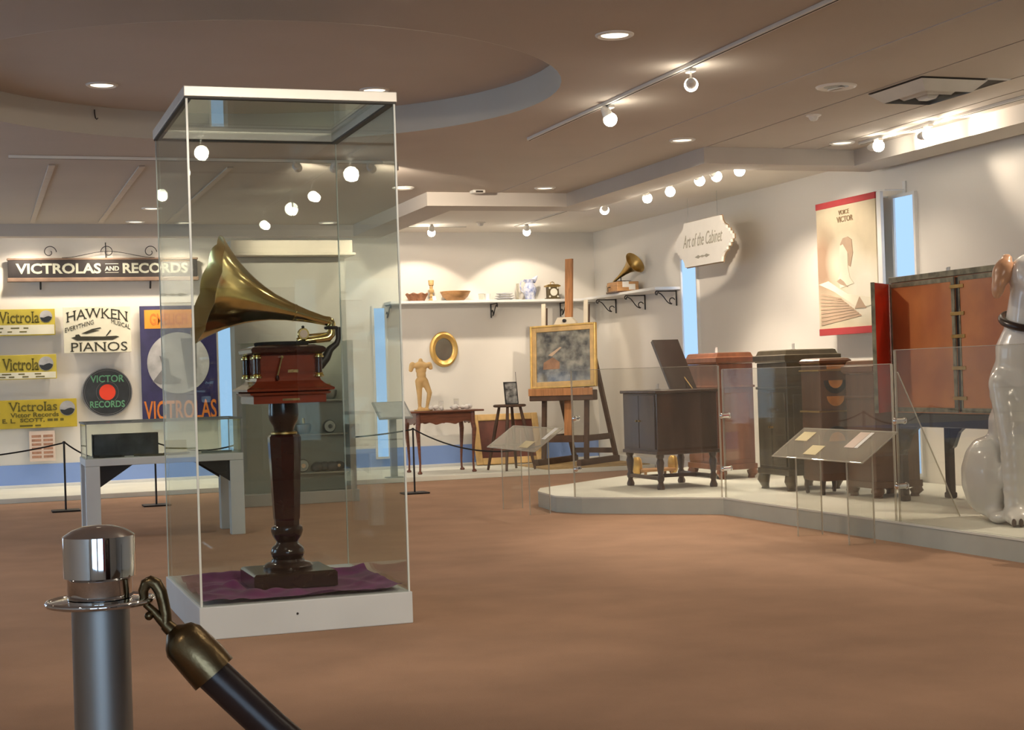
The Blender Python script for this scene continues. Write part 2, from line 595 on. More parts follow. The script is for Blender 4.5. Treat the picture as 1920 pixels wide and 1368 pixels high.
# tall narrow daylit windows
def slot_window(n, x0, x1, z0, z1, face):
    y = YB if face == '-Y' else XR
    def bb(a, b, c, d, p, q):      # a..b along the wall, p..q out from the wall
        if face == '-Y':
            return box(B(), a, b, y - q, y - p, c, d)
        return box(B(), y - q, y - p, a, b, c, d)
    o = struct('window_%d' % n, bb(x0, x1, z0, z1, 0.001, 0.012), 'daylight_pane')
    t = 0.025
    for a, b, c, d in ((x0 - t, x0, z0 - t, z1 + t), (x1, x1 + t, z0 - t, z1 + t), (x0, x1, z1, z1 + t), (x0, x1, z0 - t, z0)):
        obj('window_frame', bb(a, b, c, d, 0.0, 0.03), 'trim_white', o)


slot_window(1, 14.86, 15.22, 0.2, 2.30, '-X')
slot_window(2, 10.82, 11.10, 0.2, 2.48, '-X')
slot_window(3, 2.64, 2.83, 0.2, 2.35, '-Y')
slot_window(4, 4.47, 4.60, 0.2, 1.95, '-Y')


def big_window(n, x0, x1, wall):
    """Broad window, on the entrance side or added unseen on the left wall."""
    z0, z1 = 0.35, 2.45
    def bb(a, b, c, d, p, q):
        return box(B(), a, b, YN + p, YN + q, c, d) if wall == 'rear' else box(B(), XL + p, XL + q, a, b, c, d)
    o = struct('window_%d' % n, bb(x0, x1, z0, z1, 0.002, 0.012), 'daylight_rear')
    t = 0.06
    for a, b, c, d in ((x0 - t, x0, z0 - t, z1 + t), (x1, x1 + t, z0 - t, z1 + t), (x0, x1, z1, z1 + t), (x0, x1, z0 - t, z0), ((x0 + x1) / 2 - 0.03, (x0 + x1) / 2 + 0.03, z0, z1)):
        obj('window_frame', bb(a, b, c, d, 0.0, 0.05), 'trim_white', o)


big_window(7, 13.4, 15.6, 'left')  # unseen window added for blue daylight and a glare on the painting
big_window(8, 8.4, 10.2, 'left')  # second unseen window added on the left for blue daylight
big_window(5, -2.6, -1.0, 'rear')
big_window(6, -0.6, 0.95, 'rear')


struct('added_door', box(B(), 1.7, 3.5, YN, YN + 0.05, 0.0, 2.2, 0.004), 'mahogany_dark')  # unseen door, added as a dark area for the chrome and glass to mirror
for a_, b_ in ((1.62, 1.70), (3.50, 3.58)):
    obj('door_jamb', box(B(), a_, b_, YN, YN + 0.07, 0.0, 2.28), 'trim_white', bpy.data.objects['added_door'])
obj('door_head', box(B(), 1.70, 3.50, YN, YN + 0.07, 2.2, 2.28), 'trim_white', bpy.data.objects['added_door'])
for x_ in (2.52, 2.68):
    obj('door_handle', box(B(), x_ - 0.015, x_ + 0.015, YN + 0.051, YN + 0.09, 0.95, 1.15, 0.004), 'brass_dull', bpy.data.objects['added_door'])
t = thing('added_hanging', 'unseen red cloth, added for a red band mirrored in chrome', 'wall hanging', (1.36, YN + 0.03, 0.3))  # added out of view so the chrome mirrors a red band
obj('cloth', box(B(), -0.2, 0.2, -0.006, 0.006, 0.0, 2.0), 'banner_red', t)
obj('rod', cyl(B(), (-0.23, 0, 2.01), (0.23, 0, 2.01), 0.014, seg=12), 'brass_dull', t)
obj('rod_bracket', box(B(), -0.02, 0.02, -0.029, 0.0, 1.99, 2.03), 'brass_dull', t)


# ------------------------------------------------------------------ lamps
def spot(name, loc, aim, power, ang, blend=0.5, size=0.03, col=WARM, parent=None):
    l = bpy.data.lights.new(name, 'SPOT')
    l.energy = power
    l.color = col
    l.spot_size = math.radians(ang)
    l.spot_blend = blend
    l.shadow_soft_size = size
    o = bpy.data.objects.new(name, l)
    COL.objects.link(o)
    d = Vector(aim) - Vector(loc)
    o.rotation_euler = d.to_track_quat('-Z', 'Y').to_euler()
    o.location = loc
    if parent is not None:
        o.parent = parent
        o.matrix_parent_inverse = Matrix.Translation(-parent.location)
    return o


def track_rail(name_label, p0, p1):
    x0, y0 = p0
    x1, y1 = p1
    hw = 0.018
    if abs(x1 - x0) > abs(y1 - y0):
        b_ = box(B(), 0, x1 - x0, -hw, hw, -0.022, 0, 0.003)
    else:
        b_ = box(B(), -hw, hw, 0, y1 - y0, -0.022, 0, 0.003)
    t = thing('track_rail', name_label, 'light track', (x0, y0, ZC))
    obj('rail', b_, 'lamp_white', t)
    b_ = box(B(), 0, x1 - x0, -0.004, 0.004, -0.0235, -0.021) if abs(x1 - x0) > abs(y1 - y0) else box(B(), -0.004, 0.004, 0, y1 - y0, -0.0235, -0.021)
    obj('conductor_slot', b_, 'groove_dark', t)
    return t


def track_lamp(loc, aim, label, power=P_TRACK, ang=75, zrail=ZC - 0.022, r=0.045, group=None, blend=0.6, shroud=False):
    """Gimbal spot head hung from a rail at loc (the centre of the bulb face)."""
    x, y, z = loc
    d = (Vector(aim) - Vector(loc)).normalized()
    t = thing('track_lamp', label, 'lamp', (x, y, zrail), 0, group)
    off = Vector((0, 0, z - zrail))
    back = off - d * 0.095
    obj('adapter', box(B(), -0.02, 0.02, -0.035, 0.035, -0.022, 0, 0.004), 'lamp_white', t)
    obj('stem', tube(B(), [(0, 0, -0.02), back + d * 0.02], 0.006, 8), 'lamp_white', t)
    bm = B()
    tube(bm, [back, back + d * 0.02, back + d * 0.05, off - d * 0.012], [r * 0.35, r * 0.6, r * 0.72, r * 0.85], 18)
    obj('head', bm, 'lamp_white', t, smooth=True)
    if shroud:
        bm = B()
        rings_ = []
        ea_ = d.orthogonal().normalized()
        eb_ = d.cross(ea_)
        for s_, q_ in ((-1.2, 0.6), (-0.9, 1.12), (1.1, 1.18), (1.1, 1.10), (-0.85, 1.05)):
            rings_.append([bm.verts.new(off + d * (s_ * r) + (ea_ * math.cos(2 * PI * k_ / 20) + eb_ * math.sin(2 * PI * k_ / 20)) * (q_ * r)) for k_ in range(20)])
        ring_faces(bm, rings_, True, False)
        obj('shroud', bm, 'lamp_white', t, smooth=True)
    bm = B()
    ball(bm, off, r, 18)
    obj('bulb', bm, 'bulb', t, smooth=True)
    spot('lamp_beam', Vector(loc) + d * (r + 0.01), aim, power, ang, blend, 0.035, WARM, t)
    return t


def downlight(x, y, label, z=ZC, r=0.085, power=P_DOWN, group=None, ang=125):
    t = thing('downlight', label, 'downlight', (x, y, z), 0, group)
    lathe_ = lathe(B(), [(r * 0.80, -0.002), (r * 1.05, -0.012), (r * 1.18, -0.006), (r * 1.2, 0.0)], 28, caps=False)
    obj('trim_ring', lathe_, 'lamp_white', t, smooth=True)
    obj('lens', lathe(B(), [(r * 0.86, -0.004), (r * 0.5, -0.0055), (0.001, -0.006)], 28, caps=False), 'downlight_lens', t)
    if power:
        spot('lamp_beam', (x, y, z - 0.03), (x, y, 0), power, ang, 0.7, 0.07, WARM, t)
    return t


track_rail('pale lighting track over the aisle carrying one bright spot', (3.93, 6.2), (3.93, 10.74))
track_rail('long pale lighting track across the ceiling before the sign wall', (0.29, 12.06), (3.15, 12.06))
track_rail('lighting track along the niche ceiling above the cabinets', (6.02, 11.4), (6.02, 17.0))
track_rail('short lighting track in the niche over the tea table', (4.55, 17.02), (5.42, 17.02))
track_rail('lighting track beside the beam over the lacquer cabinet', (6.66, 5.5), (6.66, 10.6))
track_rail('lighting track over the entrance above the glass case', (1.52, 0.2), (1.52, 3.2))
track_rail('second lighting track over the entrance, nearer the aisle', (2.80, 0.2), (2.80, 3.2))
track_rail('lighting track hidden behind the beam above the sign wall', (-1.0, 17.28), (2.6, 17.28))

track_lamp((3.95, 9.25, 2.745), (5.2, 8.8, 0.2), 'single bright spot lamp hanging under the aisle track', 70, 100)
track_lamp((3.95, 8.05, 2.745), (6.9, 13.9, 2.34), 'added narrow spot lamp on the aisle track, brightening the white plaque', 1500, 6.6, r=0.04, blend=0.3)  # extra lamp added to brighten the plaque, its shadow falling behind it
# lamps over the entrance, seen mirrored in the glass of the case
track_lamp((1.52, 2.87, 2.70), (1.4, 7.0, 0.9), 'entrance spot lamp nearest the glass case, mirrored in its pane', 110, 60, r=0.05)
track_lamp((1.52, 1.87, 2.70), (1.3, 7.2, 1.3), 'entrance spot lamp second from the glass case, mirrored in its pane', 110, 60, r=0.055)
track_lamp((2.80, 1.90, 2.70), (3.0, 8.0, 0.0), 'entrance spot lamp mirrored at the far side of the case glass', 110, 70, r=0.06)
track_lamp((2.80, 0.48, 2.70), (4.8, 7.5, 0.2), 'entrance spot lamp mirrored small at the far side of the case', 110, 70)
# niche track
for (x, y, z, ax, ay, az, pw, lab) in (
        (5.95, 14.15, 2.715, 6.60, 16.35, 1.50, 150, 'niche spot lamp at the end of the beam, aimed at the painting'),
        (5.95, 13.12, 2.71, 6.6, 13.2, 0.4, 110, 'niche spot lamp second along the beam'),
        (5.95, 12.62, 2.71, 5.6, 11.2, 0.1, 110, 'niche spot lamp third along the beam, aimed down at the cabinets'),
        (5.95, 12.02, 2.73, 7.2, 12.6, 1.0, 95, 'niche spot lamp fourth along the beam'),
        (5.95, 11.70, 2.725, 7.2, 11.7, 1.7, 60, 'large bright niche spot lamp aimed at the sepia banner'),
        (6.02, 11.42, 2.735, 5.8, 9.8, 0.1, 100, 'last small spot lamp of the beam row')):
    track_lamp((x, y, z), (ax, ay, az), lab, pw, 42 if 'painting' in lab else 80, zrail=ZC - 0.034)
track_lamp((4.95, 16.85, 2.755), (5.0, 17.7, 1.35), 'bright spot lamp over the tea table niche', 46, 95, blend=0.2, zrail=ZC - 0.034)
track_lamp((6.10, 16.85, 2.765), (6.35, 17.7, 1.35), 'small spot lamp over the shelf corner niche', 40, 95, blend=0.2, zrail=ZC - 0.034)
track_lamp((6.62, 10.28, 2.78), (6.86, 9.7, 2.80), 'bright spot lamp close under the ceiling by the beam corner', 40, 90)
track_lamp((6.62, 9.62, 2.765), (6.86, 8.9, 2.80), 'bright spot lamp against the lit beam face', 40, 90)
track_lamp((6.62, 7.4, 2.765), (6.5, 7.6, 0.6), 'spot lamp over the white dog statue', 110, 120)
track_lamp((2.45, 12.03, 2.80), (5.0, 17.7, 1.4), 'added track lamp over the vitrine table, lighting the tea table wall', P_TRACK, 62, r=0.03, shroud=True)  # extra lamp added to light the far wall, bulb hidden by the shroud
track_lamp((3.05, 12.03, 2.80), (6.3, 17.6, 1.5), 'added end lamp of the long track, lighting the easel corner', P_TRACK * 1.4, 56, r=0.03, shroud=True)  # likewise added for its light, with the bulb shrouded
track_lamp((2.75, 12.03, 2.80), (2.95, 13.95, 2.30), 'added track lamp lighting the cornice of the tall exhibit cabinet', 30, 50, r=0.03, shroud=True)  # third added lamp, put in to brighten the cornice
for k, x in enumerate((-0.4, 0.55, 1.35, 2.2)):
    track_lamp((x, 17.30, 2.77), (x + 0.1, 17.75, 1.45), 'small wall washer lamp hidden behind the beam above the signs', 40, 130, group='wall washers behind the beam', r=0.03, blend=0.8)

for x, y, lab in (
        (3.77, 13.7, 'shallow downlight beside the tall glass case edge'),
        (5.12, 13.6, 'downlight beside the inner corner of the beam'),
        (5.15, 10.68, 'downlight before the stepped beam corner'),
        (6.52, 10.64, 'downlight glowing in the ceiling bay by the bright spots'),
        (1.70, 15.47, 'downlight ring between the pale ceiling strips'),
        (1.66, 16.72, 'downlight close to the sign wall beam, first of the row'),
        (2.18, 16.80, 'downlight close to the sign wall beam, beside the case edge'),
        (3.74, 16.77, 'downlight close to the sign wall beam, farthest along')):
    downlight(x, y, lab)
downlight(0.83, 10.22, 'downlight in the round coffer at its dim end', CZ, 0.085)
downlight(2.60, 10.10, 'downlight in the round coffer above the glass case corner', CZ, 0.085)
for x, y in ((-1.6, 12.5), (-1.6, 8.5), (-1.6, 4.5), (4.6, 5.0), (4.6, 1.5), (0.4, 5.4), (-1.6, 0.5), (3.2, 7.4)):  # unseen downlights added for general room light
    downlight(x, y, 'added recessed downlight over the open floor, out of view', group='downlights over the open floor')

# big gimbal downlight and ceiling gear
t = thing('gimbal_downlight', 'wide round downlight with tilted inner ring', 'downlight', (5.18, 8.5, ZC))
obj('trim_ring', lathe(B(), [(0.075, -0.004), (0.11, -0.014), (0.125, -0.008), (0.13, 0)], 28, caps=False), 'lamp_white', t, smooth=True)
obj('reflector', lathe(B(), [(0.08, -0.005), (0.055, -0.009), (0.001, -0.010)], 28, caps=False), 'steel_brushed', t)
obj('gimbal_ring', tube(B(), [(0.05 * math.cos(a), 0.05 * math.sin(a), -0.016 + 0.008 * math.cos(a)) for a in [2 * PI * i / 20 for i in range(20)]], 0.006, 6, close=True), 'lamp_white', t, smooth=True)
for x, y, lab in ((4.53, 13.84, 'small square sensor box at the beam'), ):
    t = thing('ceiling_sensor', lab, 'sensor', (x, y, ZC))
    obj('housing', box(B(), -0.06, 0.06, -0.06, 0.06, -0.03, 0, 0.008), 'lamp_white', t)
    obj('grille', box(B(), -0.035, 0.035, -0.063, -0.058, -0.026, -0.010), 'groove_dark', t)
for x, y, z, lab in ((5.46, 16.6, ZC - 0.012, 'small round smoke detector in the tea table niche'), (5.60, 9.5, ZC, 'small round smoke detector on the open ceiling')):
    t = thing('smoke_detector', lab, 'smoke detector', (x, y, z))
    obj('base', lathe(B(), [(0.045, -0.012), (0.055, -0.006), (0.055, 0)], 20), 'lamp_white', t, smooth=True)
    obj('dome', lathe(B(), [(0.001, -0.045), (0.022, -0.040), (0.033, -0.026), (0.036, -0.012)], 20), 'lamp_white', t, smooth=True)
# air diffuser with deep throat and slot return beside it
t = thing('air_diffuser', 'square ceiling air diffuser with flared pale vanes', 'vent', (5.78, 8.40, ZC))
obj('throat', box(B(), -0.24, 0.24, -0.30, 0.30, -0.006, -0.001), 'groove_dark', t)
for k, s in enumerate((1.0, 0.66, 0.33)):
    hx, hy = 0.24 * s, 0.30 * s
    bm = B()
    a = [bm.verts.new((sx * hx, sy * hy, -0.012)) for sx, sy in ((-1, -1), (1, -1), (1, 1), (-1, 1))]
    b = [bm.verts.new((sx * (hx - 0.07), sy * (hy - 0.07), -0.075)) for sx, sy in ((-1, -1), (1, -1), (1, 1), (-1, 1))] if s > 0.5 else [bm.verts.new((sx * 0.03, sy * 0.05, -0.085)) for sx, sy in ((-1, -1), (1, -1), (1, 1), (-1, 1))]
    for i in range(4):
        j = (i + 1) % 4
        bm.faces.new((a[i], a[j], b[j], b[i]))
    if s < 0.5:
        bm.faces.new(b)
    obj('vane', bm, 'vent_metal', t)
t = thing('slot_vent', 'dark slot air vent beside the square diffuser', 'vent', (6.09, 8.45, ZC))
obj('throat', box(B(), -0.075, 0.075, -0.36, 0.34, -0.006, -0.001), 'groove_dark', t)
for a, b, c, d in ((-0.085, -0.072, -0.37, 0.35), (0.072, 0.085, -0.37, 0.35), (-0.072, 0.072, -0.37, -0.357), (-0.072, 0.072, 0.337, 0.35)):
    obj('frame', box(B(), a, b, c, d, -0.010, 0.0), 'vent_metal', t)
t = thing('ceiling_hook', 'tiny dark hook on the coffer rim', 'hook', (CX + (CR - 0.004) * math.cos(2.0), CY + (CR - 0.004) * math.sin(2.0), 3.0))
obj('shank', tube(B(), [(0, 0, 0.03), (0, -0.012, 0.0), (0.004, -0.015, -0.03)], 0.004, 6), 'iron_black', t)
obj('tip', tube(B(), [(0.004, -0.015, -0.028), (0.012, -0.02, -0.04), (0.02, -0.015, -0.03)], 0.004, 6), 'iron_black', t)


# ================================================================== glass display case
FX0, FX1, FY0, FY1 = 0.905, 1.835, 6.785, 7.985
t = thing('display_case', 'tall square glass display case on a low white plinth, gramophone inside', 'display case', (1.37, 7.385, 0))
ox, oy = 1.37, 7.385


def cb(x0, x1, y0, y1, z0, z1, bev=0):
    return box(B(), x0 - ox, x1 - ox, y0 - oy, y1 - oy, z0, z1, bev)


pl = obj('plinth', cb(0.893, 1.847, 6.77, 8.0, 0, 0.142, 0.004), 'case_white', t)
obj('screw', cyl(B(), (1.32 - ox, 6.771 - oy, 0.085), (1.32 - ox, 6.766 - oy, 0.085), 0.005, seg=10), 'iron_black', pl)
g = 0.008
obj('glass_pane', cb(FX0, FX1, FY0, FY0 + g, 0.143, 2.352), 'case_glass', t, label='front pane of the case')
obj('glass_pane', cb(FX0, FX1, FY1 - g, FY1, 0.143, 2.352), 'case_glass', t, label='rear pane of the case')
obj('glass_pane', cb(FX0, FX0 + g, FY0 + g + .001, FY1 - g - .001, 0.143, 2.352), 'case_glass', t, label='side pane of the case facing the sign wall end')
obj('glass_pane', cb(FX1 - g, FX1, FY0 + g + .001, FY1 - g - .001, 0.143, 2.352), 'case_glass', t, label='side pane of the case facing the aisle')
obj('glass_lid', cb(FX0 + .03, FX1 - .03, FY0 + .03, FY1 - .03, 2.388, 2.396), 'case_glass', t)
for x, y, wx in ((FX0, FY0, 0.009), (FX1, FY0, 0.008), (FX0, FY1, 0.005), (FX1, FY1, 0.005)):
    obj('corner_seam_highlight', cb(x - wx / 2, x + wx / 2, y - 0.005, y + 0.005, 0.143, 2.356), 'case_seam_highlight', t)  # pale strips paint the bright highlight along the glass edges
top = None
for a, b, c, d in ((FX0 - .012, FX1 + .012, FY0 - .012, FY0 + .028), (FX0 - .012, FX1 + .012, FY1 - .028, FY1 + .012),
                   (FX0 - .012, FX0 + .028, FY0 + .028, FY1 - .028), (FX1 - .028, FX1 + .012, FY0 + .028, FY1 - .028)):
    f_ = obj('top_rail', cb(a, b, c, d, 2.358, 2.404, 0.003), 'case_trim', t)
    obj('gasket', cb(a + .004, b - .004, c + .004, d - .004, 2.350, 2.3585), 'dark_gasket', f_)
obj('lock_latch', cb(FX1 + 0.001, FX1 + 0.014, FY0 + 0.0, FY0 + 0.03, 2.05, 2.09, 0.003), 'chrome', t)

# purple velvet spread on the case floor
bm = B()
N = 64
x0, x1, y0, y1 = 0.925, 1.815, 6.805, 7.66
rows = []
for j in range(N + 1):
    row = []
    for i in range(N + 1):
        u, v = i / N, j / N
        x = x0 + (x1 - x0) * u
        y = y0 + (y1 - y0) * v - (0.10 * u * v)
        p = Vector((x * 3.2, y * 3.2, 0.4))
        n = noise.noise(p) * 0.5 + 0.5 * abs(noise.noise(Vector((x * 7 + y * 4, y * 7 - x * 3, 2.0))))
        ridge = math.exp(-((u + 0.35 * v - 0.98) / 0.06) ** 2) * 0.045 * v + math.exp(-((v - 0.45 - 0.35 * (u - 0.2)) / 0.05) ** 2) * 0.03 * (u < 0.36)
        edge = math.exp(-((1 - v) / 0.06) ** 2) * 0.025 + math.exp(-(v / 0.05) ** 2) * 0.012 + math.exp(-((1 - u) / 0.06) ** 2) * 0.018
        under = max(abs(x - 1.385) - 0.21, abs(y - 7.30) - 0.21)
        k = min(1.0, max(0.0, under / 0.06))
        row.append(bm.verts.new((x, y, 0.147 + (max(0.0, n) * 0.055 + ridge + edge) * k)))
    rows.append(row)
for j in range(N):
    for i in range(N):
        bm.faces.new((rows[j][i], rows[j][i + 1], rows[j + 1][i + 1], rows[j + 1][i]))
tag(obj('velvet_cloth', bm, 'velvet', smooth=True), 'crumpled purple velvet cloth on the floor of the glass case', 'cloth')

# pedestal
t = thing('pedestal', 'dark turned mahogany pedestal carrying the gramophone', 'pedestal', (1.385, 7.30, 0.152))
obj('base_block', sweep_square(B(), [(0.195, 0.195, 0.0), (0.195, 0.195, 0.062), (0.185, 0.185, 0.072), (0.10, 0.10, 0.0725)]), 'ebony_wood', t)
obj('foot_moulding', lathe(B(), [(0.115, 0.072), (0.118, 0.085), (0.105, 0.098), (0.08, 0.106), (0.075, 0.118)], 32), 'ebony_wood', t, smooth=True)
obj('turned_bulb', lathe(B(), [(0.066, 0.118), (0.076, 0.13), (0.08, 0.15), (0.074, 0.172), (0.056, 0.188), (0.050, 0.20)], 32), 'ebony_wood', t, smooth=True)
obj('turned_cup', lathe(B(), [(0.052, 0.20), (0.068, 0.225), (0.076, 0.25), (0.073, 0.268), (0.062, 0.276)], 32), 'ebony_wood', t, smooth=True)
bm = B()
for sgn in range(1):
    rings = []
    for r, z in ((0.060, 0.276), (0.060, 0.30), (0.064, 0.31), (0.080, 0.67), (0.080, 0.695), (0.072, 0.705)):
        rings.append([bm.verts.new((r * math.cos(PI / 8 + k * PI / 4), r * math.sin(PI / 8 + k * PI / 4), z)) for k in range(8)])
    ring_faces(bm, rings)
obj('octagonal_column', bm, 'mahogany_dark', t)
obj('brass_collar', lathe(B(), [(0.055, 0.705), (0.062, 0.709), (0.062, 0.717), (0.05, 0.722)], 28), 'brass_dull', t, smooth=True)
obj('capital', lathe(B(), [(0.046, 0.722), (0.050, 0.745), (0.068, 0.775), (0.072, 0.80), (0.070, 0.855)], 28), 'ebony_wood', t, smooth=True)

# ------------------------------------------------------------------ gramophone
GX, GY, GZ = 1.385, 7.30, 1.008
t = thing('gramophone', 'brass-horn gramophone with red mahogany box in the glass case', 'gramophone', (GX, GY, GZ))
obj('base_moulding', sweep_square(B(), [(0.170, 0.18, 0.0), (0.170, 0.18, 0.034), (0.186, 0.196, 0.041), (0.190, 0.200, 0.050), (0.178, 0.188, 0.053), (0.203, 0.213, 0.058),
                                        (0.205, 0.215, 0.068), (0.190, 0.198, 0.076), (0.168, 0.175, 0.088), (0.152, 0.159, 0.104), (0.148, 0.155, 0.118)]), 'mahogany_red', t)
obj('name_plate', box(B(), -0.035, 0.045, -0.1822, -0.1790, 0.012, 0.022), 'bronze_aged', t)
bx = obj('sound_box_cabinet', box(B(), -0.135, 0.135, -0.142, 0.142, 0.112, 0.235, 0.004), 'mahogany_red', t)
obj('plaque', box(B(), 0.0, 0.05, -0.1432, -0.1415, 0.142, 0.156), 'bronze_aged', bx)
for sx in (-1, 1):
    for sy in (-1, 1):
        c = obj('corner_column', cyl(B(), (sx * 0.145, sy * 0.152, 0.122), (sx * 0.145, sy * 0.152, 0.222), 0.016, seg=14), 'mahogany_dark', t, smooth=True)
        for z in (0.118, 0.208):
            obj('brass_capital', lathe(B(), [(0.017, 0), (0.024, 0.003), (0.024, 0.009), (0.018, 0.014), (0.021, 0.018), (0.016, 0.022)], 14, (sx * 0.145, sy * 0.152, z)), 'brass', c, smooth=True)
obj('lid', sweep_square(B(), [(0.160, 0.168, 0.230), (0.172, 0.18, 0.238), (0.176, 0.184, 0.252), (0.165, 0.172, 0.262), (0.14, 0.148, 0.268), (0.13, 0.138, 0.272)]), 'mahogany_dark', t)
obj('turntable', lathe(B(), [(0.125, 0.272), (0.128, 0.276), (0.128, 0.286), (0.12, 0.289), (0.001, 0.290)], 40), 'felt_black', t, smooth=True)
bm = B()
tube(bm, [(-0.03, -0.143, 0.215), (-0.03, -0.168, 0.215)], 0.007, 10)
tube(bm, [(-0.03, -0.166, 0.216), (-0.055, -0.170, 0.125)], 0.0045, 8)
cr = obj('crank', bm, 'brass', t, smooth=True)
obj('crank_knob', lathe(B(), [(0.006, 0), (0.009, 0.006), (0.008, 0.018), (0.004, 0.022)], 12, (-0.055, -0.172, 0.108)), 'mahogany_dark', cr, smooth=True)
# black cast bracket up the side
tube_pts = [(0.15, 0.0, 0.165), (0.185, 0.0, 0.178), (0.215, 0.0, 0.21), (0.235, 0.0, 0.25), (0.268, 0.0, 0.275), (0.277, 0.0, 0.30), (0.277, 0.0, 0.355)]
obj('back_bracket', tube(B(), tube_pts, [0.026, 0.026, 0.022, 0.018, 0.014, 0.013, 0.013], 12), 'iron_black', t, smooth=True)
obj('bracket_ring', tube(B(), [(0.243 + 0.026 * math.cos(a), 0.026 * math.sin(a), 0.352) for a in [2 * PI * i / 20 for i in range(20)]], 0.008, 8, close=True), 'iron_black', t, smooth=True)
# tone arm and sound box
obj('tone_arm', tube(B(), [(0.243, 0, 0.345), (0.243, 0, 0.322), (0.228, 0, 0.305), (0.19, 0, 0.30), (0.115, 0, 0.292)], [0.020, 0.021, 0.021, 0.019, 0.015], 14), 'brass', t, smooth=True)
obj('arm_strut', tube(B(), [(0.238, 0.0, 0.327), (0.11, 0.0, 0.318)], 0.005, 8), 'brass', t, smooth=True)
bm = B()
tube(bm, [(0.105, -0.022, 0.325), (0.105, -0.012, 0.325), (0.105, 0.004, 0.325)], [0.026, 0.029, 0.027], 22)
sb = obj('reproducer', bm, 'brass', t, smooth=True)
obj('diaphragm', cyl(B(), (0.105, -0.0225, 0.325), (0.105, -0.0235, 0.325), 0.019, seg=20), 'paper_pink', sb)
obj('set_screw', lathe(B(), [(0.004, 0), (0.007, 0.004), (0.007, 0.010), (0.003, 0.013)], 10, (0.105, -0.008, 0.352)), 'iron_black', sb, smooth=True)
obj('throat_joint', tube(B(), [(0.118, 0, 0.300), (0.094, 0, 0.298), (0.076, 0, 0.293)], [0.012, 0.016, 0.013], 12), 'brass', sb, smooth=True)
# horn
P0 = Vector((0.243, 0.0, 0.378))
P1 = Vector((-0.345, -0.02, 0.540))
ax = (P1 - P0).normalized()
L = (P1 - P0).length
prof = [(0.0, 0.021), (0.08, 0.023), (0.20, 0.030), (0.35, 0.045), (0.48, 0.064), (0.58, 0.086), (0.66, 0.108), (0.74, 0.135), (0.81, 0.162), (0.87, 0.190), (0.92, 0.215), (0.96, 0.237), (0.985, 0.252), (1.0, 0.262)]
e1 = Vector((0, 1, 0)) - ax * ax.y
e1.normalize()
e2 = ax.cross(e1)
SEG = 88
PET = 11
bm = B()
def horn_ring(s, r, inset=0.0):
    row = []
    amp = max(0.0, (s - 0.35) / 0.65)
    for k in range(SEG):
        a = 2 * PI * k / SEG
        c = abs(math.sin(PET * a / 2))
        q = r * (1 + amp * (0.020 * (c - 0.6))) + amp ** 6 * 0.007 * (c - 0.5) - inset
        back = amp ** 5 * 0.010 * (1 - c)
        row.append(bm.verts.new(P0 + ax * (s * L - back) + (e1 * math.cos(a) + e2 * math.sin(a)) * q))
    return row
rings = [horn_ring(s, r) for s, r in prof]
rings += [horn_ring(s, r, 0.0035) for s, r in reversed(prof)]
ring_faces(bm, rings, True, False)
hn = obj('horn', bm, 'brass', t, smooth=True)
for s, r in ((0.30, 0.040), (0.02, 0.024)):
    cpt = P0 + ax * (s * L)
    obj('horn_band', tube(B(), [cpt + (e1 * math.cos(a) + e2 * math.sin(a)) * r for a in [2 * PI * i / 28 for i in range(28)]], 0.003, 6, close=True), 'brass', hn, smooth=True)
obj('horn_elbow', tube(B(), [(0.243, 0, 0.352), (0.245, 0, 0.368), (0.240, 0, 0.381), (0.226, 0, 0.386), (0.205, 0, 0.389)], [0.020, 0.021, 0.022, 0.022, 0.021], 14), 'brass', t, smooth=True)

# ------------------------------------------------------------------ chrome stanchion in front
SX, SY = 0.130, 1.832
t = thing('rope_stanchion', 'near stanchion post with polished chrome cap and rope ring', 'stanchion', (SX, SY, 0))
obj('floor_base', lathe(B(), [(0.15, 0), (0.15, 0.012), (0.12, 0.022), (0.05, 0.03), (0.034, 0.05)], 40), 'chrome', t, smooth=True)
obj('post', cyl(B(), (0, 0, 0.03), (0, 0, 0.862), 0.0325, seg=40), 'steel_brushed', t, smooth=True)
cp = obj('cap', lathe(B(), [(0.0365, 0.862), (0.0365, 0.883), (0.0375, 0.885), (0.0405, 0.8865), (0.0408, 0.930), (0.0405, 0.9325), (0.038, 0.9345), (0.030, 0.9395), (0.018, 0.9435), (0.001, 0.9450)], 48), 'chrome', t, smooth=True)
rg = [(0.0585 * math.cos(a), 0.0585 * math.sin(a), 0.8575) for a in [2 * PI * i / 48 for i in range(48)]]
obj('rope_ring', tube(B(), rg, 0.0035, 10, close=True), 'chrome', t, smooth=True)
obj('ring_plate', lathe(B(), [(0.033, 0.8555), (0.057, 0.8562), (0.057, 0.859), (0.036, 0.8615)], 48), 'chrome', t, smooth=True)
# rope with bronze snap hook
t = thing('barrier_rope', 'aged bronze snap hook and rope end hung on the chrome stanchion ring', 'rope', (SX, SY, 0))
R2 = Vector((math.cos(-YAW), math.sin(-YAW), 0))     # along the rope, across the view


def rp(a, z, d=0.0):
    return R2 * a + Vector((-R2.y, R2.x, 0)) * d + Vector((0, 0, z))


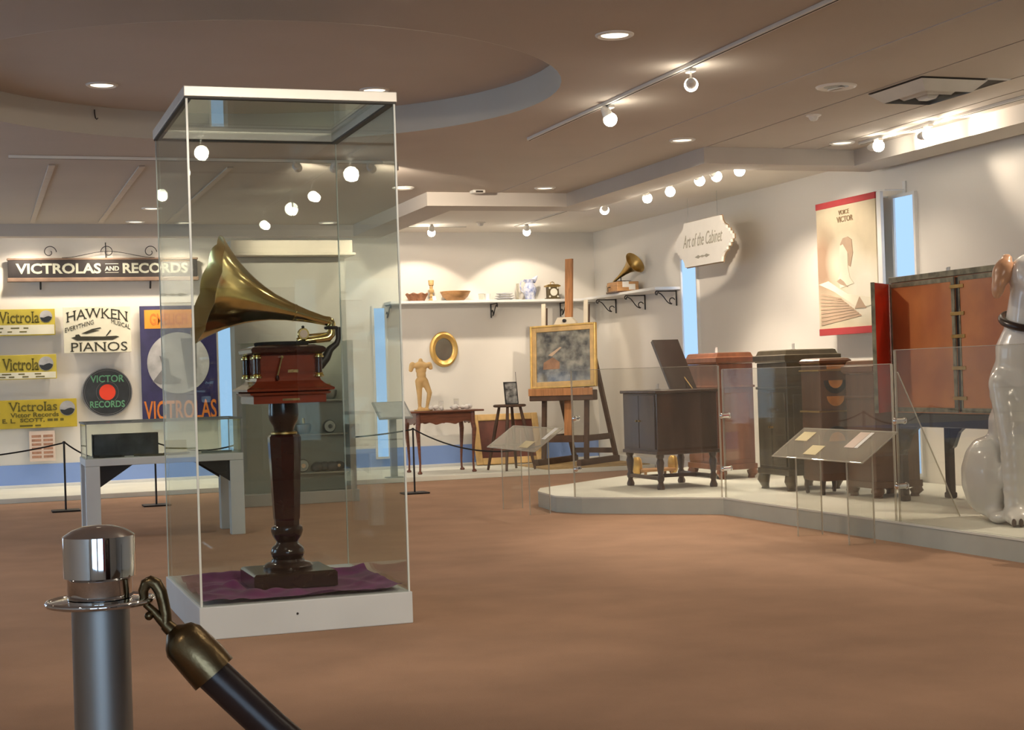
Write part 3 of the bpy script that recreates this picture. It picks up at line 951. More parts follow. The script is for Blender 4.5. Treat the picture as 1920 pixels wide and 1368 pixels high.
hk = [rp(0.0505, 0.857), rp(0.0495, 0.868), rp(0.053, 0.8755), rp(0.0585, 0.878), rp(0.0645, 0.8755), rp(0.0695, 0.866), rp(0.072, 0.854), rp(0.0745, 0.840), rp(0.074, 0.830)]
obj('snap_hook', tube(B(), hk, [0.0045, 0.006, 0.007, 0.0075, 0.0075, 0.0072, 0.0068, 0.0065, 0.007], 12), 'bronze_aged', t, smooth=True)
obj('snap_gate', tube(B(), [rp(0.0515, 0.853), rp(0.060, 0.845), rp(0.068, 0.836), rp(0.080, 0.823)], [0.0042, 0.0046, 0.0062, 0.0075], 12), 'bronze_aged', t, smooth=True)
kn = B()
ball(kn, rp(0.0560, 0.8395, -0.003), 0.0052, 12)
obj('gate_knob', kn, 'bronze_aged', t, smooth=True)
obj('ferrule', tube(B(), [rp(0.074, 0.829), rp(0.081, 0.822), rp(0.0845, 0.818), rp(0.088, 0.815), rp(0.094, 0.809), rp(0.115, 0.786), rp(0.128, 0.770)],
                    [0.0075, 0.0085, 0.015, 0.021, 0.0255, 0.0275, 0.0275], 24), 'bronze_aged', t, smooth=True)
pts = []
for i in range(26):
    s = i / 25
    pts.append(rp(0.122 + 1.75 * s, 0.775 - 1.75 * 0.95 * s * (1 - s) * 1.15 + 0.10 * s))
obj('rope', tube(B(), pts, 0.021, 14), 'collar_dark', t, smooth=True)


# ================================================================== signs on the far wall
WY = 17.75


def wall_board(name, label, cat, x0, x1, z0, z1, m, off=0.05, thick=0.03):
    """Board hung on the far wall; origin at the wall below its middle. Returns the root and the front face y (local)."""
    t_ = thing(name, label, cat, ((x0 + x1) / 2, WY, z0))
    hw = (x1 - x0) / 2
    obj('board', box(B(), -hw, hw, -off - thick, -off, 0, z1 - z0, 0.003), m, t_)
    for sx in (-0.7, 0.7):
        obj('wall_batten', box(B(), sx * hw - 0.015, sx * hw + 0.015, -off, 0, 0.02, z1 - z0 - 0.02), 'sign_wood', t_)
    return t_, -off - thick, hw, z1 - z0


# long black hanging sign
t, fy, hw, hh = wall_board('hanging_sign', 'long black sign with pale block letters, hung high on scrolled iron', 'sign', 0.385, 2.42, 2.325, 2.535, 'sign_black', 0.06, 0.05)
obj('lower_rail', box(B(), -hw - 0.01, hw + 0.01, -0.125, -0.05, -0.03, 0.012, 0.006), 'sign_wood', t)
obj('upper_rail', box(B(), -hw - 0.01, hw + 0.01, -0.118, -0.05, hh - 0.004, hh + 0.018, 0.006), 'sign_wood', t)
sc_ = lambda px: 0.385 + (px - 14) * (1.986 - 0.385) / 281.0 - (0.385 + 2.42) / 2
lettering(t, 'VICTROLAS', 'letter_pale', sc_(28), sc_(186), 0.055, 0.170, fy, bold=0.03)
lettering(t, 'AND', 'letter_pale', sc_(193), sc_(220), 0.085, 0.135, fy, bold=0.02)
lettering(t, 'RECORDS', 'letter_pale', sc_(227), sc_(352), 0.055, 0.170, fy, bold=0.03)
for z in (0.062, 0.158):
    obj('rule', box(B(), sc_(194), sc_(219), fy - 0.003, fy + 0.001, z, z + 0.006), 'letter_pale', t)
for cx_, sg in ((-0.56, 1), (0.02, -1), (0.52, 1)):
    pts = []
    for i in range(30):
        a = i / 29 * 2.2 * PI
        r = 0.075 * (1 - 0.75 * i / 29)
        pts.append((cx_ + sg * (r * math.cos(a) - 0.02), -0.085, hh + 0.085 + r * math.sin(a)))
    obj('scroll', tube(B(), pts, 0.0045, 6), 'iron_black', t, smooth=True)
pts = [(-0.45 + 1.0 * i / 20, -0.085, hh + 0.022 + 0.07 * math.sin(i / 20 * PI) ** 2) for i in range(21)]
obj('scroll', tube(B(), pts, 0.0035, 6), 'iron_black', t, smooth=True)
obj('hanger_rod', tube(B(), [(0.02, -0.085, hh + 0.01), (0.02, -0.085, hh + 0.19)], 0.006, 8), 'iron_black', t)
for x in (-0.68, 0.50):
    obj('bracket', tube(B(), [(x, -0.02, -0.11), (x, -0.06, -0.02), (x, -0.085, 0.0)], 0.010, 8), 'iron_black', t)


def horn_emblem(parent, x, z, r, y):
    """Plain round emblem: pale sky over a dark ground."""
    bm = B()
    cyl(bm, (x, y + 0.001, z), (x, y - 0.004, z), r, seg=28)
    e = obj('round_emblem', bm, 'enamel_grey', parent)
    poly = [(x + r * 0.94 * math.cos(a), z + r * 0.94 * math.sin(a)) for a in smoothrange(PI * 1.05, PI * 1.95, 14)]
    poly += [(x + r * 0.45, z + r * 0.05), (x + r * 0.1, z - r * 0.02), (x - r * 0.35, z - r * 0.22)]
    obj('emblem_ground', prism(B(), poly, 'y', y - 0.0065, y - 0.003), 'disc_dark', e)


def small_print(parent, x0, x1, z, y, m='letter_olive', n=4, h=0.012):
    wd = (x1 - x0) / n
    for k in range(n):
        obj('print_line', box(B(), x0 + wd * k, x0 + wd * (k + 0.35 + 0.5 * random.random()), y - 0.002, y + 0.001, z, z + h), m, parent)


# three yellow signs, top to bottom
t, fy, hw, hh = wall_board('enamel_sign', 'yellow enamel sign with pale lower band, uppermost of three', 'sign', 0.05, 0.862, 1.712, 2.0, 'sign_yellow', 0.045)
obj('lower_band', box(B(), -hw + 0.01, hw - 0.01, fy - 0.002, fy + 0.001, 0.012, 0.115), 'sign_cream', t)
lettering(t, 'Victrola', 'letter_olive', -0.185, hw - 0.165, 0.135, 0.260, fy, bold=0.01, serif=True)
horn_emblem(t, hw - 0.095, 0.205, 0.066, fy)
small_print(t, -hw + 0.08, hw - 0.2, 0.075, fy - 0.002)
small_print(t, -hw + 0.06, hw - 0.25, 0.035, fy - 0.002)
t, fy, hw, hh = wall_board('enamel_sign', 'yellow enamel sign with pale lower band, middle of three', 'sign', 0.02, 0.862, 1.235, 1.50, 'sign_yellow', 0.08)
obj('lower_band', box(B(), -hw + 0.01, hw - 0.01, fy - 0.002, fy + 0.001, 0.008, 0.075), 'sign_cream', t)
lettering(t, 'Victrola', 'letter_olive', -0.145, hw - 0.185, 0.095, 0.225, fy, bold=0.015, serif=True)
horn_emblem(t, hw - 0.11, 0.165, 0.078, fy)
small_print(t, -hw + 0.10, hw - 0.06, 0.050, fy - 0.002)
small_print(t, -hw + 0.06, hw - 0.08, 0.020, fy - 0.002, n=5)
t, fy, hw, hh = wall_board('enamel_sign', 'deep yellow sign with dealer lettering, lowest of three', 'sign', 0.10, 1.064, 0.70, 1.01, 'sign_yellow_deep', 0.05)
lettering(t, 'Victrolas', 'letter_olive', -0.235, 0.275, 0.185, 0.285, fy, bold=0.01, serif=True)
lettering(t, 'Victor Records', 'letter_olive', -0.215, 0.29, 0.120, 0.170, fy, bold=0.02)
lettering(t, 'E.', 'letter_olive', -0.300, -0.250, 0.060, 0.108, fy, bold=0.03)
lettering(t, 'L.', 'letter_olive', -0.215, -0.165, 0.060, 0.108, fy, bold=0.03)
lettering(t, 'SCOTT,', 'letter_olive', -0.115, 0.140, 0.060, 0.108, fy, bold=0.03)
small_print(t, 0.17, 0.37, 0.070, fy, n=3, h=0.028)
small_print(t, -0.12, 0.20, 0.018, fy, n=2, h=0.018)
horn_emblem(t, hw - 0.10, 0.205, 0.082, fy)
horn_emblem(t, -hw + 0.085, 0.185, 0.075, fy)

# piano dealer sign
t, fy, hw, hh = wall_board('piano_sign', 'square cream sign with arched black letters and a grand piano', 'sign', 0.945, 1.665, 1.505, 2.012, 'sign_cream', 0.12, 0.03)
lettering(t, 'HAWKEN', 'letter_dark', -hw + 0.03, hw - 0.03, 0.335, 0.445, fy, bold=0.0, arc=0.045, serif=True)
lettering(t, 'EVERYTHING', 'letter_dark', -hw + 0.015, -0.04, 0.270, 0.320, fy, bold=0.0, rise=0.09)
lettering(t, 'MUSICAL', 'letter_dark', 0.15, hw - 0.01, 0.285, 0.335, fy, bold=0.0, rise=-0.07)
lettering(t, 'PIANOS', 'letter_dark', -hw + 0.065, hw - 0.045, 0.015, 0.115, fy, bold=0.0, serif=True)
pn = obj('piano_body', prism(B(), [(-0.28, 0.168), (-0.22, 0.136), (0.16, 0.138), (0.23, 0.172), (0.20, 0.182), (0.06, 0.176), (-0.18, 0.182), (-0.20, 0.205), (-0.235, 0.200), (-0.24, 0.180)], 'y', fy - 0.003, fy + 0.001), 'letter_dark', t)
obj('piano_lid', prism(B(), [(-0.17, 0.214), (-0.06, 0.262), (0.03, 0.278), (0.04, 0.268), (-0.04, 0.248), (0.02, 0.244), (-0.12, 0.208)], 'y', fy - 0.003, fy + 0.001), 'letter_dark', pn)
obj('lid_prop', prism(B(), [(0.085, 0.182), (0.135, 0.250), (0.148, 0.240), (0.10, 0.182)], 'y', fy - 0.003, fy + 0.001), 'letter_dark', pn)

# record-shaped sign
t = thing('record_sign', 'round black record sign with red centre and green letters', 'sign', (1.398, WY, 0.80))
cyl(bm := B(), (0, -0.03, 0.265), (0, -0.055, 0.265), 0.265, seg=56)
obj('disc', bm, 'disc_dark', t)
obj('rim', tube(B(), [(0.264 * math.cos(a), -0.05, 0.265 + 0.264 * math.sin(a)) for a in [2 * PI * i / 56 for i in range(56)]], 0.007, 6, close=True), 'enamel_grey_dark', t, smooth=True)
for r in (0.12, 0.245):
    obj('groove_ring', tube(B(), [(r * math.cos(a), -0.0545, 0.265 + r * math.sin(a)) for a in [2 * PI * i / 48 for i in range(48)]], 0.002, 4, close=True), 'enamel_grey_dark', t)
obj('centre_label', cyl(B(), (0, -0.054, 0.265), (0, -0.059, 0.265), 0.088, seg=36), 'label_red', t)
obj('wall_peg', cyl(B(), (0, -0.03, 0.265), (0, 0, 0.265), 0.03, seg=12), 'iron_black', t)
lettering(t, 'VICTOR', 'letter_green', -0.18, 0.185, 0.375, 0.455, -0.055, bold=0.02)
lettering(t, 'RECORDS', 'letter_green', -0.19, 0.185, 0.095, 0.170, -0.055, bold=0.02)

# tall blue enamel sign
t, fy, hw, hh = wall_board('enamel_sign', 'tall dark blue enamel sign with grey disc and orange letters', 'sign', 1.772, 2.615, 0.715, 2.015, 'enamel_blue', 0.04, 0.02)
obj('orange_panel', box(B(), -hw + 0.05, hw - 0.05, fy - 0.003, fy + 0.001, hh - 0.255, hh - 0.045, 0.001), 'enamel_orange', t)
lettering(t, 'GMELICH SCH', 'letter_orange', -hw + 0.11, hw - 0.10, hh - 0.215, hh - 0.085, fy - 0.003, bold=0.02)
dc = obj('grey_disc', cyl(B(), (-0.01, fy + 0.001, 0.655), (-0.01, fy - 0.004, 0.655), 0.345, seg=48), 'enamel_grey', t)
obj('machine_silhouette', prism(B(), [(-0.30, 0.45), (-0.18, 0.60), (-0.22, 0.74), (-0.12, 0.70), (-0.10, 0.52), (0.02, 0.47), (0.0, 0.42), (-0.22, 0.42)], 'y', fy - 0.007, fy - 0.003), 'enamel_grey_dark', dc)
obj('cabinet_silhouette', prism(B(), [(0.02, 0.93), (0.20, 0.93), (0.18, 0.40), (0.09, 0.36)], 'y', fy - 0.007, fy - 0.003), 'enamel_grey_dark', dc)
lettering(t, 'VICTROLAS', 'letter_orange', -hw + 0.02, hw - 0.02, 0.02, 0.235, fy, bold=0.015)

# text sheet with printed boxes
t = thing('text_sheet', 'white printed sheet with two columns of brown boxes, low on the wall', 'notice', (0.69, WY - 0.06, 0.335))
obj('sheet', box(B(), -0.135, 0.135, -0.01, 0.0, 0, 0.33), 'paper_pink', t)
for k in range(6):
    for cx_ in (-0.06, 0.062):
        obj('printed_box', box(B(), cx_ - 0.05, cx_ + 0.05, -0.012, -0.009, 0.035 + k * 0.045, 0.062 + k * 0.045), 'print_brown', t)
obj('wall_spacer', box(B(), -0.05, 0.05, 0.0, 0.06, 0.1, 0.2), 'paper_white', t)

# ------------------------------------------------------------------ low plinth under the far exhibits
tag(obj('back_plinth', box(B(), XL + 0.01, 7.27, 16.05, YB - 0.003, 0.0, 0.05, 0.004), 'platform_paint'), 'long low pale plinth along the foot of the far wall', 'plinth')


# ------------------------------------------------------------------ thin rope barrier
def thin_post(x, y, h, lab):
    t_ = thing('barrier_post', lab, 'barrier post', (x, y, 0), 0)
    obj('foot', box(B(), -0.125, 0.125, -0.10, 0.10, 0, 0.016, 0.006), 'iron_black', t_)
    obj('rod', cyl(B(), (0, 0, 0.014), (0, 0, h), 0.009, seg=10), 'iron_black', t_, smooth=True)
    obj('rope_clip', lathe(B(), [(0.014, h - 0.016), (0.015, h - 0.006), (0.009, h + 0.004)], 10), 'iron_black', t_, smooth=True)


posts = [(0.76, 14.64, 0.635), (1.575, 14.70, 0.60), (2.50, 14.50, 0.625), (3.98, 14.39, 0.63)]
for p, lab in zip(posts, ('thin black barrier post before the yellow signs', 'thin black barrier post behind the white vitrine table',
                          'thin black barrier post between vitrine and tall exhibit cabinet', 'thin black barrier post before the tea table')):
    thin_post(*p, lab)


def slack(p, q, sag, lab):
    p, q = Vector(p), Vector(q)
    pts_ = [p + (q - p) * (i / 24) - Vector((0, 0, sag * 4 * (i / 24) * (1 - i / 24))) for i in range(25)]
    tag(obj('slack_rope', tube(B(), pts_, 0.007, 8), 'rope_black', smooth=True), lab, 'cord')


slack((-1.2, 14.6, 0.62), (0.748, 14.64, 0.622), 0.10, 'black barrier cord before the yellow signs, running off to the side')
slack((0.772, 14.64, 0.622), (1.563, 14.70, 0.587), 0.16, 'black barrier cord sagging behind the vitrine table')
slack((1.587, 14.70, 0.587), (2.488, 14.50, 0.612), 0.10, 'black barrier cord between vitrine table and exhibit cabinet')
slack((2.512, 14.50, 0.612), (3.968, 14.39, 0.617), 0.05, 'black barrier cord passing behind the gramophone pedestal')
slack((3.992, 14.39, 0.617), (4.60, 12.48, 0.50), 0.12, 'black barrier cord sagging before the tea table towards the clear barrier')
thin_post(-1.22, 14.6, 0.635, 'thin black barrier post at the start of the cord, out of view')

# ------------------------------------------------------------------ vitrine table
VX0, VX1, VY0, VY1 = 0.737, 1.865, 11.45, 12.05
t = thing('vitrine_table', 'white vitrine table with glass box top and square legs', 'table', (1.30, 11.75, 0))
def vb(x0, x1, y0, y1, z0, z1, bev=0):
    return box(B(), x0 - 1.30, x1 - 1.30, y0 - 11.75, y1 - 11.75, z0, z1, bev)
obj('table_top', vb(VX0, VX1, VY0, VY1, 0.548, 0.600, 0.004), 'case_white', t)
for x0 in (VX0, VX1 - 0.10):
    for y0 in (VY0, VY1 - 0.10):
        obj('leg', vb(x0, x0 + 0.10, y0, y0 + 0.10, 0, 0.547, 0.003), 'case_white', t)
for x, s in ((VX0 + 0.10, 1), (VX1 - 0.10, -1)):
    for y in (VY0 + 0.02, VY1 - 0.05):
        obj('corner_gusset', prism(B(), [(x - 1.30, 0.547), (x - 1.30 + s * 0.23, 0.547), (x - 1.30, 0.395)], 'y', y - 11.75, y - 11.75 + 0.03), 'iron_black', t)
vg = 0.006
for a, b, c, d in ((VX0 + .01, VX1 - .01, VY0 + .01, VY0 + .01 + vg), (VX0 + .01, VX1 - .01, VY1 - .01 - vg, VY1 - .01),
                   (VX0 + .01, VX0 + .01 + vg, VY0 + .018, VY1 - .018), (VX1 - .01 - vg, VX1 - .01, VY0 + .018, VY1 - .018)):
    obj('glass_pane', vb(a, b, c, d, 0.601, 0.850), 'vitrine_glass', t)
obj('glass_lid', vb(VX0 + .008, VX1 - .008, VY0 + .008, VY1 - .008, 0.851, 0.857), 'vitrine_glass', t)
for a, b, c, d in ((VX0, VX1, VY0, VY0 + .012), (VX0, VX1, VY1 - .012, VY1), (VX0, VX0 + .012, VY0 + .012, VY1 - .012), (VX1 - .012, VX1, VY0 + .012, VY1 - .012)):
    obj('lid_edge', vb(a, b, c, d, 0.850, 0.862), 'label_grey', t)
for x in (VX0 + .012, VX1 - .012):
    for y in (VY0 + .012, VY1 - .012):
        obj('glass_corner', vb(x - .003, x + .003, y - .003, y + .003, 0.601, 0.850), 'label_grey', t)
# what lies in the vitrine
t = thing('record_album', 'dark patterned flat box standing inside the vitrine', 'album', (1.06, 11.86, 0.6005))
obj('cover', box(B(), -0.235, 0.235, -0.03, 0.03, 0, 0.165, 0.006), 'photo_dark' if 'photo_dark' in MATS else mat('photo_dark', (0.075, 0.075, 0.08), 0.35, col2=(0.015, 0.013, 0.013), scale=9) and 'photo_dark', t)
obj('spine', box(B(), -0.245, -0.236, -0.031, 0.031, 0, 0.166, 0.002), 'iron_black', t)
for k, (x, y, a, m, lab) in enumerate(((0.93, 11.62, 0.2, 'iron_black', 'small dark metal plate lying in the vitrine'), (1.22, 11.60, -0.3, 'walnut_grey', 'thin brown blade lying in the vitrine'),
                                       (1.42, 11.66, 0.5, 'iron_black', 'dark slim tool lying in the vitrine'), (1.72, 11.68, 0.1, 'label_grey', 'dark oval fitting lying in the vitrine'))):
    t = thing('small_tool', lab, 'tool', (x, y, 0.6005), a)
    obj('blade', prism(B(), [(-0.09, -0.012), (0.07, -0.018), (0.10, 0.0), (0.06, 0.018), (-0.09, 0.010)], 'z', 0, 0.014), m, t)
    obj('handle', cyl(B(), (-0.085, 0, 0.010), (-0.13, 0, 0.010), 0.009, seg=10), m, t)
t = thing('caption_card', 'tilted cream caption card inside the vitrine', 'card', (1.42, 11.80, 0.6005))
obj('card', prism(B(), [(-0.05, 0.0), (0.03, 0.10), (0.034, 0.097), (-0.044, 0.0)], 'x', -0.08, 0.08), 'paper_yellow', t)
obj('card_foot', box(B(), -0.06, 0.06, -0.05, 0.02, 0.0, 0.004), 'paper_yellow', t)

# ------------------------------------------------------------------ tall exhibit cabinet
t = thing('exhibit_cabinet', 'tall grey exhibit cabinet with lit cream cornice, behind the glass case', 'cabinet', (2.77, 14.15, 0))
obj('back_panel', box(B(), -0.52, 0.52, -0.05, 0.20, 0.11, 2.26), 'cabinet_grey', t)
obj('plinth', box(B(), -0.55, 0.55, -0.25, 0.22, 0, 0.11, 0.005), 'cabinet_grey', t)
cn = obj('cornice', box(B(), -0.56, 0.56, -0.22, 0.22, 2.285, 2.40, 0.004), 'cornice_cream', t)
obj('cornice_lip', box(B(), -0.585, 0.585, -0.245, 0.23, 2.262, 2.284, 0.004), 'cornice_cream', cn)
obj('side_post', box(B(), 0.475, 0.53, -0.24, -0.052, 0.112, 1.48), 'cabinet_grey', t)
obj('glass_front', box(B(), -0.50, 0.47, -0.235, -0.228, 0.112, 1.47), 'vitrine_glass', t)
obj('glass_top', box(B(), -0.50, 0.47, -0.228, -0.052, 1.463, 1.47), 'vitrine_glass', t)
obj('text_panel', box(B(), -0.50, -0.44, -0.056, -0.0505, 0.3, 1.0), 'label_face', t)
for z in (0.27, 0.62, 0.93):
    obj('shelf', box(B(), -0.05, 0.46, -0.22, -0.052, z, z + 0.012), 'cabinet_grey', t)
for x, z, k, lab in ((2.82, 0.283, 0, 'small round metal reproducer on the lowest cabinet shelf'), (3.06, 0.283, 1, 'dark lumpy casting on the lowest cabinet shelf'), (2.84, 0.633, 2, 'squat cup-shaped fitting on the middle cabinet shelf'),
                     (3.08, 0.633, 0, 'small round metal reproducer on the middle cabinet shelf'), (2.86, 0.943, 1, 'dark lumpy casting on the top cabinet shelf'), (3.09, 0.943, 2, 'squat cup-shaped fitting on the top cabinet shelf')):
    t = thing('phonograph_part', lab, 'machine part', (x, 14.01, z))
    t.scale = (1.7, 1.5, 1.7)
    if k == 0:
        obj('housing', tube(B(), [(0, -0.02, 0.036), (0, 0.0, 0.036), (0, 0.02, 0.036)], [0.03, 0.036, 0.03], 18), 'steel_brushed', t, smooth=True)
        obj('hub', cyl(B(), (0, -0.028, 0.036), (0, -0.02, 0.036), 0.012, seg=12), 'chrome', t)
    elif k == 1:
        bm = B()
        for q in range(4):
            ball(bm, (-0.06 + q * 0.04, 0.01 * (q % 2), 0.026), (0.035, 0.028, 0.026), 12)
        obj('casting', bm, 'enamel_grey_dark', t, smooth=True)
        obj('stud', cyl(B(), (0.05, -0.03, 0.03), (0.05, -0.045, 0.03), 0.009, seg=10), 'chrome', t)
    else:
        obj('cup', lathe(B(), [(0.028, 0), (0.04, 0.02), (0.042, 0.05), (0.030, 0.056)], 18), 'steel_brushed', t, smooth=True)
        obj('stem', cyl(B(), (0, 0, 0.05), (0, 0, 0.085), 0.008, seg=10), 'brass_dull', t)

# label lectern by the tea table
t = thing('label_lectern', 'grey sloping text panel on a single dark post', 'lectern', (4.24, 16.1, 0.0505))
obj('foot', box(B(), -0.09, 0.09, -0.02, 0.10, 0, 0.012, 0.004), 'label_grey', t)
obj('post', box(B(), -0.035, 0.035, 0.01, 0.06, 0.012, 0.66, 0.003), 'label_grey', t)
pn = obj('panel', prism(B(), [(-0.12, 0.645), (-0.115, 0.63), (0.20, 0.80), (0.195, 0.815)], 'x', -0.185, 0.185), 'label_grey', t)
obj('printed_face', prism(B(), [(-0.10, 0.6585), (-0.0995, 0.6555), (0.18, 0.807), (0.1795, 0.810)], 'x', -0.165, 0.165), 'label_face', pn)


# ================================================================== far wall, tea table side
# shelves on iron brackets
def scroll_bracket(parent, p, d, h=0.17, reach=0.24):
    """Bracket below p on a wall; d = unit vector out from the wall."""
    p, d = Vector(p), Vector(d)
    z = Vector((0, 0, 1))
    r = obj('bracket', tube(B(), [p, p - z * h], 0.008, 8), 'iron_black', parent)
    obj('bracket_arm', tube(B(), [p + d * 0.005 - z * 0.008, p + d * reach - z * 0.008], 0.006, 8), 'iron_black', r)
    pts_ = []
    for i in range(34):
        s = i / 33
        if s < 0.4:
            a = PI * 0.5 + (1 - s / 0.4) * PI * 1.4
            pts_.append(p + d * (0.05 + 0.032 * math.cos(a) * -1) - z * (h - 0.055 - 0.032 * math.sin(a) * -1))
        else:
            q = (s - 0.4) / 0.6
            pts_.append(p + d * (0.05 + (reach - 0.06) * q) - z * (h - 0.02 - (h - 0.045) * q + 0.018 * math.sin(q * PI * 2)))
    for i in range(10):
        a = -PI / 2 + i / 9 * PI * 1.3
        pts_.append(p + d * (reach - 0.012 + 0.022 * math.cos(a)) - z * (0.050 - 0.022 * (math.sin(a) + 1)) )
    obj('bracket_scroll', tube(B(), pts_, 0.006, 6), 'iron_black', r, smooth=True)


SZ = 2.015
t = thing('wall_shelf', 'long white shelf with ornaments above the tea table', 'shelf', (5.9, 17.75, 1.985))
obj('board', box(B(), -1.30, 1.395, -0.32, -0.002, 0, 0.03, 0.003), 'trim_white', t)
for x in (-1.28, 0.03, 0.93):
    scroll_bracket(t, (x, -0.012, -0.001), (0, -1, 0))
t = thing('wall_shelf', 'shorter white shelf round the corner carrying the little gramophone', 'shelf', (7.3, 16.3, 1.985))
obj('board', box(B(), -0.33, -0.002, -1.05, 1.125, 0, 0.03, 0.003), 'trim_white', t)
for y in (0.78, -0.07, -0.91):
    scroll_bracket(t, (-0.012, y, -0.001), (-1, 0, 0))

# ornaments on the long shelf
SYs = 17.56
t = thing('fluted_basket', 'reddish flared basket with wavy rim at the shelf end', 'basket', (4.955, SYs, SZ))
obj('bowl', lathe(B(), [(0.085, 0), (0.092, 0.006), (0.118, 0.062), (0.128, 0.085), (0.120, 0.085), (0.108, 0.06), (0.08, 0.012), (0.001, 0.010)], 44,
                  fn=lambda a, k: 1 + (0.05 * math.sin(11 * a) if 0.2 < k < 0.8 else 0)), 'basket_red', t, smooth=True)
obj('rim', tube(B(), [(0.128 * math.cos(a), 0.128 * math.sin(a), 0.086 + 0.007 * math.sin(8 * a)) for a in [2 * PI * i / 64 for i in range(64)]], 0.006, 6, close=True), 'basket_red', t, smooth=True)
t = thing('candlestick', 'turned golden wood candlestick on the shelf', 'candlestick', (5.135, SYs, SZ))
obj('base', lathe(B(), [(0.040, 0), (0.042, 0.008), (0.030, 0.02), (0.016, 0.04)], 22), 'wood_turned', t, smooth=True)
obj('stem', lathe(B(), [(0.014, 0.04), (0.026, 0.06), (0.014, 0.085), (0.030, 0.11), (0.032, 0.13), (0.016, 0.15), (0.022, 0.165), (0.016, 0.178)], 22), 'wood_turned', t, smooth=True)
obj('socket', lathe(B(), [(0.018, 0.178), (0.030, 0.188), (0.034, 0.24), (0.032, 0.248), (0.022, 0.248), (0.02, 0.20)], 22), 'wood_turned', t, smooth=True)
t = thing('price_tag', 'small white caption tag before the candlestick', 'card', (5.135, SYs - 0.12, SZ))
obj('tag_card', prism(B(), [(-0.015, 0.0), (0.015, 0.055), (0.018, 0.053), (-0.008, 0.0)], 'x', -0.022, 0.022), 'paper_white', t)
obj('tag_foot', box(B(), -0.022, 0.022, -0.015, 0.02, 0, 0.003), 'paper_white', t)
t = thing('wooden_bowl', 'wide turned brown wooden bowl on the shelf', 'bowl', (5.43, SYs, SZ))
obj('bowl', lathe(B(), [(0.095, 0), (0.10, 0.004), (0.150, 0.05), (0.175, 0.095), (0.178, 0.112), (0.170, 0.112), (0.162, 0.092), (0.135, 0.05), (0.001, 0.02)], 40), 'bowl_wood', t, smooth=True)
obj('rim_band', tube(B(), [(0.177 * math.cos(a), 0.177 * math.sin(a), 0.108) for a in [2 * PI * i / 44 for i in range(44)]], 0.006, 6, close=True), 'bowl_wood', t, smooth=True)
for x, lab, m in ((5.755, 'translucent greyish glass cup beside the white cup', 'enamel_grey'), (5.83, 'plain white china cup on the shelf', 'china_white')):
    t = thing('cup', lab, 'cup', (x, SYs, SZ))
    obj('body', lathe(B(), [(0.026, 0), (0.030, 0.004), (0.036, 0.07), (0.038, 0.078), (0.034, 0.078), (0.028, 0.01), (0.001, 0.008)], 24), 'china_white' if m == 'china_white' else 'acrylic', t, smooth=True)
    obj('rim', tube(B(), [(0.0362 * math.cos(a), 0.0362 * math.sin(a), 0.078) for a in [2 * PI * i / 24 for i in range(24)]], 0.002, 5, close=True), m, t, smooth=True)
for k in range(3):
    lab = ('lowest white saucer of the stack on the shelf', 'middle white plate of the stack on the shelf', 'top white dish of the stack on the shelf')[k]
    t = thing('plate', lab, 'plate', (6.05, SYs, SZ + 0.0006 + k * 0.0275))
    r = 0.125 - 0.012 * k
    obj('dish', lathe(B(), [(r * 0.6, 0), (r * 0.62, 0.004), (r, 0.020), (r, 0.024), (r * 0.9, 0.0235), (r * 0.55, 0.012), (0.001, 0.011)], 36), 'china_white', t, smooth=True)
    obj('rim_line', tube(B(), [(r * math.cos(a), r * math.sin(a), 0.022) for a in [2 * PI * i / 36 for i in range(36)]], 0.0025, 5, close=True), 'china_blue', t, smooth=True)
t = thing('china_jug', 'blue and white china jug with curved handle on the shelf', 'jug', (6.37, SYs, SZ))
obj('body', lathe(B(), [(0.055, 0), (0.060, 0.005), (0.060, 0.03), (0.072, 0.06), (0.085, 0.10), (0.082, 0.14), (0.060, 0.18), (0.050, 0.20), (0.056, 0.225), (0.066, 0.245), (0.060, 0.245), (0.045, 0.20), (0.001, 0.02)], 36), 'china_blue', t, smooth=True)
obj('spout', tube(B(), [(0.045, 0, 0.222), (0.075, 0, 0.255), (0.105, 0, 0.288)], [0.035, 0.026, 0.008], 14), 'china_blue', t, smooth=True)
obj('handle', tube(B(), [(-0.055, 0, 0.22), (-0.085, 0, 0.235), (-0.112, 0, 0.21), (-0.118, 0, 0.16), (-0.105, 0, 0.11), (-0.078, 0, 0.09)], 0.008, 10), 'china_blue', t, smooth=True)
t = thing('glass_holder', 'clear upright holder beside the blue and white jug', 'holder', (6.235, SYs + 0.05, SZ))
obj('upright', box(B(), -0.004, 0.004, -0.04, 0.04, 0.006, 0.20), 'acrylic_edge', t)
obj('foot', box(B(), -0.03, 0.03, -0.04, 0.04, 0, 0.006), 'acrylic_edge', t)
t = thing('mantel_clock', 'small dark carriage clock with white dial on the shelf', 'clock', (6.665, SYs, SZ))
obj('base', box(B(), -0.085, 0.085, -0.055, 0.055, 0, 0.018, 0.004), 'clock_dark', t)
bd = obj('case', box(B(), -0.068, 0.068, -0.045, 0.045, 0.018, 0.155, 0.004), 'clock_dark', t)
obj('cornice', sweep_square(B(), [(0.070, 0.047, 0.150), (0.088, 0.058, 0.158), (0.088, 0.058, 0.168), (0.06, 0.04, 0.182), (0.02, 0.02, 0.186)]), 'brass_dull', t)
obj('dial', cyl(B(), (0, -0.045, 0.087), (0, -0.051, 0.087), 0.045, seg=32), 'clock_face', t)
for sx in (-1, 1):
    for z in (0.035, 0.138):
        obj('corner_plate', cyl(B(), (sx * 0.052, -0.045, z), (sx * 0.052, -0.049, z), 0.012, seg=12), 'clock_face', t)
